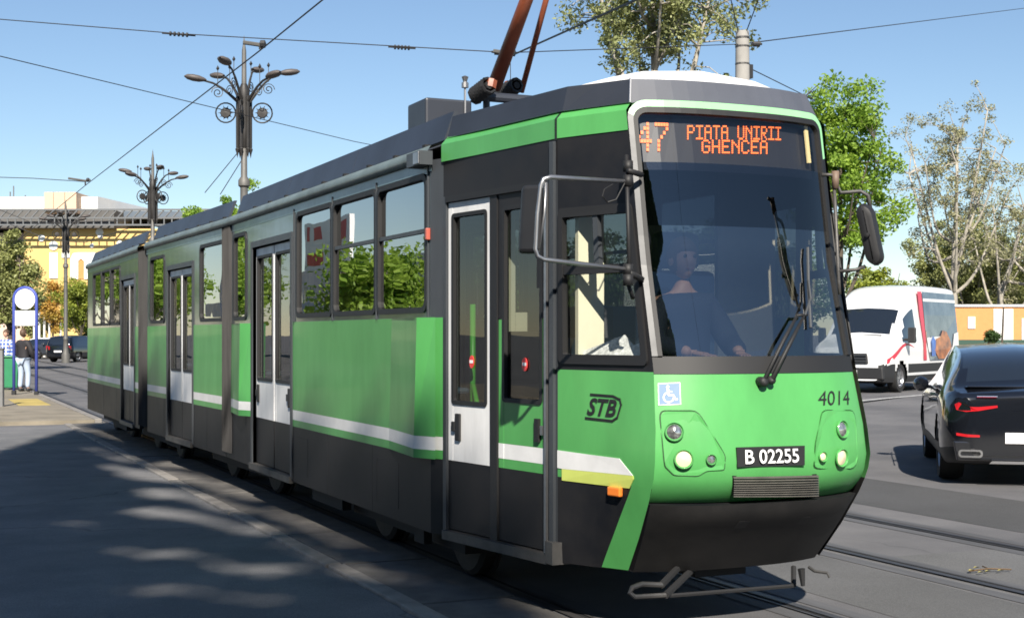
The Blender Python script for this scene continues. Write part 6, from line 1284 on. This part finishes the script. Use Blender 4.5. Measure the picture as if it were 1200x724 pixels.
        sgn = 1 if A.x < 0 else -1; i0 = len(hj); hj += [tuple(Bq + d * 0.03 + sx * sgn * 0.03 + Vector((0, 0.01, 0))) + (0.011, 0.011), tuple(Bq + d * 0.065 + sx * sgn * 0.045 + Vector((0, 0.025, 0))) + (0.008, 0.008)]; hb += [(0, i0), (i0, i0 + 1)]
        skin_mesh('hand', hj, hb, SKIN, e, sub=1)
    return e
q = gnd(27.5, 458.5, 0.09); person((q.x, q.y, 0.09), -TH + R(-20), 'person in dark jacket and pale jeans seen from behind under the stop sign board', JACK, JEAN, HAIRB, 0.09, H=1.72)
q = at_Z(7, HY, 43.5); person((q.x, q.y, 0.09), -TH + R(170), 'person in blue and white plaid shirt standing behind the green bin', PLAID, DENIM, HAIRB, 0.09, H=1.72)
q = at_Z(800, HY, 8.05); person((q.x, q.y, 0.50), R(178), 'tram driver in pale blue shirt seated behind the windscreen', mat('blue_shirt', (0.022, 0.032, 0.055), 0.8, var=0.2), DENIM, HAIRB, 0.6, H=1.72, seated=True)

q = gnd(1158, 671); tw = lroot('fallen_twig', (q.x, q.y, 0.012), 'yellow-green twig lying on the asphalt between the tracks', 'twig')
mb = MB(); mb.tube([(-0.16, 0.02, 0.01), (0, 0, 0.02), (0.17, -0.05, 0.01)], 0.006, mat('twig_brown', (0.10, 0.06, 0.03), 0.8), 5); mb.tube([(0, 0, 0.02), (0.06, 0.12, 0.015)], 0.005, MATS['twig_brown'], 5); mb.build('stem', tw)
for k in range(7):
    a = rnd.uniform(-0.15, 0.16); b = rnd.uniform(-0.08, 0.14); mb = MB(); mb.add([(a - 0.03, b, 0.012), (a, b - 0.014, 0.022), (a + 0.035, b, 0.012), (a, b + 0.014, 0.02)], [(0, 1, 2, 3)], mat('fallen_leaf', (0.26, 0.23, 0.08), 0.7)); mb.build('leaf', tw)
# ------------------------------------------------------------------ trees
BARKP = mat('plane_bark', (0.46, 0.42, 0.36), 0.85, var=0.45, vscale=3.0, bump=0.3, bscale=12, col2=(0.22, 0.20, 0.16)); BARKD = mat('dark_bark', (0.10, 0.08, 0.06), 0.9, var=0.4, vscale=5, bump=0.4, bscale=15)
def tree(name, label, base, crown_c, crown_r, n_clump, n_leaf, leaf, lm, bark, trunk_r, seed, cat='tree', group=None, limbs=7, clump_r=0.6, split=0.3, shell=0.45, twig=True, lean=(0, 0), flat=0.6, rise=0.12):
    rn = random.Random(seed); nr = np.random.RandomState(seed); e = lroot(name, base, label, cat, group); base = Vector(base); C0 = Vector(crown_c) - base; cr = Vector(crown_r)
    pts = []
    while len(pts) < n_clump:
        v = Vector((rn.uniform(-1, 1), rn.uniform(-1, 1), rn.uniform(-1, 1)))
        if not (shell < v.length < 1.0): continue
        wob = 0.78 + 0.34 * math.sin(v.x * 5.1 + seed) * math.cos(v.y * 4.3 + v.z * 3.7 + seed * 2)
        pts.append(C0 + Vector((v.x * cr.x, v.y * cr.y, v.z * cr.z)) * wob)
    tb = MB(); zs = C0.z - cr.z * 0.55; top = C0 + Vector((0, 0, cr.z * 0.35))
    tr = [Vector((0, 0, -0.05)), Vector((lean[0] * 0.3, lean[1] * 0.3, zs * 0.4)), Vector((lean[0] * 0.7, lean[1] * 0.7, zs * 0.8)), Vector((C0.x * 0.6 + lean[0] * 0.4, C0.y * 0.6 + lean[1] * 0.4, lerp(zs, C0.z, 0.5))), top]
    tr = [Vector(p) for p in catmull([tuple(p) for p in tr], 4)]; N = len(tr)
    tb.tube(tr, [trunk_r * (1.25 if i == 0 else 1.0 - 0.85 * i / N) for i in range(N)], bark, 9)
    # limbs: group the clumps by direction and reach them by curved branches that leave the trunk lower down
    lim = []
    for i in range(limbs):
        a = 2 * math.pi * (i + rn.uniform(-0.3, 0.3)) / limbs; t = rn.uniform(0.30, 0.8); s0 = tr[int(t * (N - 1))]
        end = C0 + Vector((math.cos(a) * cr.x * 0.62, math.sin(a) * cr.y * 0.62, rn.uniform(-0.35, 0.65) * cr.z)); mid = s0.lerp(end, 0.5) + Vector((0, 0, -rise * cr.z + rn.uniform(-0.1, 0.1))) + Vector((rn.uniform(-.2, .2), rn.uniform(-.2, .2), 0)) * cr.x * 0.4
        path = [Vector(p) for p in catmull([tuple(s0), tuple(mid), tuple(end)], 5)]; r0 = trunk_r * (0.62 - 0.4 * t)
        tb.tube(path, [r0 * (1 - 0.75 * k / len(path)) for k in range(len(path))], bark, 6); lim.append((path, r0))
    if twig:
        for p in pts:
            bestd = None
            for path, r0 in lim + [(tr[N // 3:], trunk_r * 0.4)]:
                for k in range(1, len(path)):
                    d = (path[k] - p).length
                    if bestd is None or d < bestd[0]: bestd = (d, path[k], r0 * (1 - 0.75 * k / len(path)))
            d, q, r0 = bestd; mid = q.lerp(p, 0.5) + Vector((rn.uniform(-.15, .15), rn.uniform(-.15, .15), rn.uniform(-.05, .2))) * d
            tb.tube([q, mid, p], [min(r0, trunk_r * 0.14), min(r0, trunk_r * 0.14) * 0.6, 0.012], bark, 4, caps=False)
    tb.build('trunk', e, smooth=True, fix=False)
    # crown: many small leaf faces scattered round the clumps
    P = np.array([tuple(p) for p in pts]); leaf *= 0.78; n_leaf = int(n_leaf * 1.5); idx = nr.randint(0, len(P), n_leaf); cs = clump_r * (0.6 + 0.8 * nr.rand(len(P)))
    off = nr.normal(size=(n_leaf, 3)); off /= np.linalg.norm(off, axis=1)[:, None] + 1e-6; off *= (nr.rand(n_leaf, 1) ** 0.45) * cs[idx][:, None]; off[:, 2] *= flat + 0.2
    c = P[idx] + off; nrm = nr.normal(size=(n_leaf, 3)); nrm[:, 2] = np.abs(nrm[:, 2]) + 0.25; nrm /= np.linalg.norm(nrm, axis=1)[:, None]
    u = np.cross(nrm, nr.normal(size=(n_leaf, 3))); u /= np.linalg.norm(u, axis=1)[:, None] + 1e-6; w = np.cross(nrm, u); sz = leaf * (0.6 + 0.8 * nr.rand(n_leaf, 1))
    V = np.stack([c - u * sz, c - w * sz * 0.55, c + u * sz, c + w * sz * 0.55], 1).reshape(-1, 3)
    me = bpy.data.meshes.new('crown'); me.vertices.add(len(V)); me.vertices.foreach_set('co', V.ravel().astype(np.float32)); me.loops.add(n_leaf * 4); me.loops.foreach_set('vertex_index', np.arange(n_leaf * 4, dtype=np.int32)); me.polygons.add(n_leaf); me.polygons.foreach_set('loop_start', np.arange(0, n_leaf * 4, 4, dtype=np.int32)); me.update(); me.validate()
    me.materials.append(lm); o = bpy.data.objects.new('crown', me); COL.objects.link(o); o.parent = e
    return e
LG = leafmat('leaf_fresh_green', (0.34, 0.48, 0.07), (0.19, 0.33, 0.04), 0.5); LO = leafmat('leaf_olive', (0.37, 0.39, 0.14), (0.23, 0.25, 0.09)); LP = leafmat('leaf_plane_young', (0.37, 0.39, 0.16), (0.22, 0.25, 0.10)); LY = leafmat('leaf_yellow_orange', (0.60, 0.33, 0.07), (0.38, 0.30, 0.06)); LB = leafmat('leaf_bud_brown', (0.40, 0.39, 0.21), (0.27, 0.26, 0.14)); LDG = leafmat('leaf_deep_green', (0.09, 0.16, 0.03), (0.045, 0.09, 0.02)); LS = leafmat('shrub_yellow_green', (0.34, 0.38, 0.05), (0.20, 0.25, 0.04))
def tp(x, y, Z): return at_Z(x, y, Z)
def onb(x, Z, z=0.0): p = at_Z(x, HY, Z); return (p.x, p.y, z)
RAD = lambda a, b, c: (a, b, c)
def ptree(name, label, xb, xc, yt, yb, hw, Z, **kw):      # measured outline: trunk column, crown centre, top, bottom, half width
    m = Z / F; c = at_Z(xc, (yt + yb) / 2, Z); return tree(name, label, onb(xb, Z), tuple(c), (hw * m, hw * m, (yb - yt) / 2 * m), **kw)
ptree('green_tree', 'bright fresh green tree directly right of the tram windscreen', 985, 985, 62, 345, 74, 46, n_clump=135, n_leaf=11500, leaf=0.10, lm=LG, bark=BARKD, trunk_r=0.16, seed=11, clump_r=0.46, limbs=9, shell=0.15)
ptree('plane_tree', 'pale-barked plane tree with sparse budding crown behind the white van', 1118, 1122, 84, 345, 88, 66, n_clump=200, n_leaf=9500, leaf=0.075, lm=LB, bark=BARKP, trunk_r=0.24, seed=23, clump_r=0.40, limbs=11, shell=0.25, rise=0.2)
ptree('plane_tree', 'sparse-leaved plane tree crown rising behind the tram roof and concrete pole', 768, 764, -110, 116, 122, 42, n_clump=260, n_leaf=13000, leaf=0.085, lm=LP, bark=BARKP, trunk_r=0.22, seed=5, clump_r=0.40, limbs=10, shell=0.15)
ptree('plane_tree', 'bare pale-limbed plane tree at the right edge above the orange wall', 1185, 1200, 180, 375, 90, 72, n_clump=150, n_leaf=6000, leaf=0.08, lm=LB, bark=BARKP, trunk_r=0.26, seed=31, clump_r=0.5, limbs=10, shell=0.2, lean=(-0.8, 0.3), rise=0.3)
ptree('olive_shrub_tree', 'dense olive-brown rounded tree between the plane trees behind the orange wall', 1140, 1138, 236, 396, 92, 78, n_clump=200, n_leaf=30000, leaf=0.11, lm=LO, bark=BARKP, trunk_r=0.2, seed=41, clump_r=0.6, limbs=12, shell=0.1)
ptree('olive_shrub_tree', 'low olive-brown tree at the right edge behind the orange wall', 1205, 1205, 275, 398, 70, 80, n_clump=100, n_leaf=13000, leaf=0.11, lm=LO, bark=BARKP, trunk_r=0.16, seed=43, clump_r=0.55, limbs=9, shell=0.1)
ptree('garden_shrub', 'yellow-green shrub behind the white van roof', 1035, 1030, 300, 400, 38, 66, n_clump=60, n_leaf=8000, leaf=0.10, lm=LS, bark=BARKD, trunk_r=0.1, seed=45, cat='shrub', clump_r=0.5, shell=0.1)
ptree('garden_shrub', 'dark green clipped round bush against the white wall panel', 1163, 1163, 386, 402, 9, 60, n_clump=30, n_leaf=2500, leaf=0.05, lm=LDG, bark=BARKD, trunk_r=0.04, seed=46, cat='shrub', clump_r=0.16, shell=0.0)
mb = MB(); a = at_Z(1173, 400, 60.5); b = at_Z(1176, 360, 60.5); mb.tube([Vector((a.x, a.y, 0.2)), a.lerp(b, 0.5) + AX * 0.03, b], [0.06, 0.05, 0.04], BARKD, 6); yt = mb.build('sapling_trunk', origin=(a.x, a.y, 0.2)); tag(yt, 'thin dark sapling trunk before the white wall panel', 'tree trunk')
ptree('hedge_tree', 'mid green trees seen through the cab windows behind the tram', 900, 900, 290, 400, 110, 75, n_clump=90, n_leaf=9000, leaf=0.14, lm=LDG, bark=BARKD, trunk_r=0.2, seed=47, clump_r=0.8, shell=0.1)
ptree('leafy_tree', 'light green tree top showing above the middle tram car roof', 292, 288, 208, 330, 38, 78, n_clump=60, n_leaf=7000, leaf=0.12, lm=LG, bark=BARKD, trunk_r=0.16, seed=51, clump_r=0.45, shell=0.2)
ptree('leafy_tree', 'light green tree top left of the nearest lamp pole above the rear car', 232, 233, 228, 330, 22, 84, n_clump=40, n_leaf=4500, leaf=0.12, lm=LG, bark=BARKD, trunk_r=0.14, seed=52, clump_r=0.45, shell=0.2)
ptree('olive_tree', 'dense olive tree at the left edge before the yellow hall', 12, 8, 266, 398, 40, 66, n_clump=110, n_leaf=15000, leaf=0.10, lm=LO, bark=BARKD, trunk_r=0.18, seed=61, clump_r=0.5, shell=0.1)
ptree('autumn_shrub', 'yellow-green small tree below the white letters', 95, 93, 322, 386, 26, 100, n_clump=60, n_leaf=7000, leaf=0.11, lm=LS, bark=BARKD, trunk_r=0.1, seed=62, clump_r=0.55, shell=0.1)
ptree('autumn_shrub', 'paler orange leaved small tree left of the far lamp post', 62, 62, 325, 388, 18, 104, n_clump=40, n_leaf=4500, leaf=0.11, lm=LY, bark=BARKD, trunk_r=0.1, seed=66, clump_r=0.5, shell=0.1)
ptree('garden_shrub', 'green shrub behind the black SUV at the rear of the tram', 100, 101, 352, 402, 20, 102, n_clump=40, n_leaf=5000, leaf=0.10, lm=LG, bark=BARKD, trunk_r=0.1, seed=63, cat='shrub', clump_r=0.5, shell=0.1)
ptree('garden_shrub', 'olive shrub behind the blank stop sign board', 42, 44, 345, 402, 22, 106, n_clump=40, n_leaf=5000, leaf=0.11, lm=LO, bark=BARKD, trunk_r=0.1, seed=64, cat='shrub', clump_r=0.55, shell=0.1)
# street trees on the left pavement and behind the viewpoint: outside the picture, but they shade the ground and fill the windows' reflections
SG = 'street trees on the left pavement outside the picture'
def street_tree(x, y, h, r, seed, n=9000, lm=LG, label='leafy street tree on the left pavement outside the picture', leaf=0.13, shell=0.2, cb=None):
    cb = cb or h * 0.3; return tree('street_tree', label, (x, y, 0), (x, y, (h + cb) / 2), (r, r, (h - cb) / 2), n_clump=90, n_leaf=n, leaf=leaf, lm=lm, bark=BARKP, trunk_r=0.24, seed=seed, group=SG, clump_r=0.8, limbs=9, shell=shell)
NEAR = ('nearest', 'second', 'third', 'fourth', 'fifth', 'sixth', 'low', 'seventh', 'eighth', 'ninth', 'tenth', 'farthest')
for i, (x, y, h, r) in enumerate(((-7, 40, 4.4, 1.8), (-10, 50, 2.6, 2.0), (-6, 64, 7.5, 3.6), (-7.5, 74, 9, 4.2), (-6, 86, 8.5, 3.8), (-8, 98, 10, 4.5), (-5, 56, 5.5, 2.4), (-11, 112, 14, 5), (-14, 128, 15, 6), (-8, 126, 12, 4.5), (-12, 146, 15, 6), (-20, 120, 15, 6))): street_tree(x, y, h, r, 70 + i, label=NEAR[i] + ' leafy street tree of the row left of the pavement')
for i, (xx_, hh_) in enumerate(((420, 340), (560, 320), (700, 330), (820, 310), (300, 335))):
    ptree('hedge_tree', ('dark green tree row glimpsed through the tram windows', 'dark green tree glimpsed through the front door glass', 'dark green tree glimpsed behind the driver', 'dark green tree glimpsed beside the wiper', 'dark green tree glimpsed through the rear windows')[i], xx_, xx_, hh_ - 60, 402, 95, 64, n_clump=90, n_leaf=9000, leaf=0.15, lm=LDG, bark=BARKD, trunk_r=0.2, seed=120 + i, clump_r=0.9, shell=0.1)
# added unseen leaf screen: shades pavement and lower tram, gaps shaped as sun streaks
def gap(d, s_):                                       # pavement streaks to keep sunlit: screen leaves over them are left out
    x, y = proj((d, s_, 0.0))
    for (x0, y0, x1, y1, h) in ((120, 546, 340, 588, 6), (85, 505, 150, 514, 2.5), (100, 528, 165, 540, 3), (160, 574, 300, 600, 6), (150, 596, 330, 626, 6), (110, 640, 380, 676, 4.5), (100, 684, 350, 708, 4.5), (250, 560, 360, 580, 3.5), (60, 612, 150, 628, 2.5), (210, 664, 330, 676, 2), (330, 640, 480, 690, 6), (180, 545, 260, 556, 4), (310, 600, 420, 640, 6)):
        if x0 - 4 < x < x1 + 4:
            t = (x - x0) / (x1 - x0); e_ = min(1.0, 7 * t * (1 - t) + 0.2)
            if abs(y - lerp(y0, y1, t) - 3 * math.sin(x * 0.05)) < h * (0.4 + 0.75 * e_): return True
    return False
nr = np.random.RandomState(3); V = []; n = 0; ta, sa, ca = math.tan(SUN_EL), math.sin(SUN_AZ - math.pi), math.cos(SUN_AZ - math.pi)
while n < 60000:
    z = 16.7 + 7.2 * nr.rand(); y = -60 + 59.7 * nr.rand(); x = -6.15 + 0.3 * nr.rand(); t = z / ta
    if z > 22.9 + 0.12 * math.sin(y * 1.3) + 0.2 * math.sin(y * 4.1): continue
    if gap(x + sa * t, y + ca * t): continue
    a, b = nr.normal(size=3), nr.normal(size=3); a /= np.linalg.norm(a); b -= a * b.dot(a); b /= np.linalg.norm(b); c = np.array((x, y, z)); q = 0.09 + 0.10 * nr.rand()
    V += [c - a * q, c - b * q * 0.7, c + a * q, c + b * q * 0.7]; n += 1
V = np.array(V, dtype=np.float32) - np.array((-6.0, -30, 16.8), dtype=np.float32); me = bpy.data.meshes.new('shade_leaves'); me.vertices.add(len(V)); me.vertices.foreach_set('co', V.ravel()); me.loops.add(4 * n); me.loops.foreach_set('vertex_index', np.arange(4 * n, dtype=np.int32)); me.polygons.add(n); me.polygons.foreach_set('loop_start', np.arange(0, 4 * n, 4, dtype=np.int32)); me.update(); me.validate(); me.materials.append(LDG)
rh = lroot('shade_screen', (-6.0, -30, 16.8), 'added leafy hedge on the roof edge of the block behind the viewpoint', 'screen'); o = bpy.data.objects.new('shade_leaves', me); COL.objects.link(o); o.parent = rh
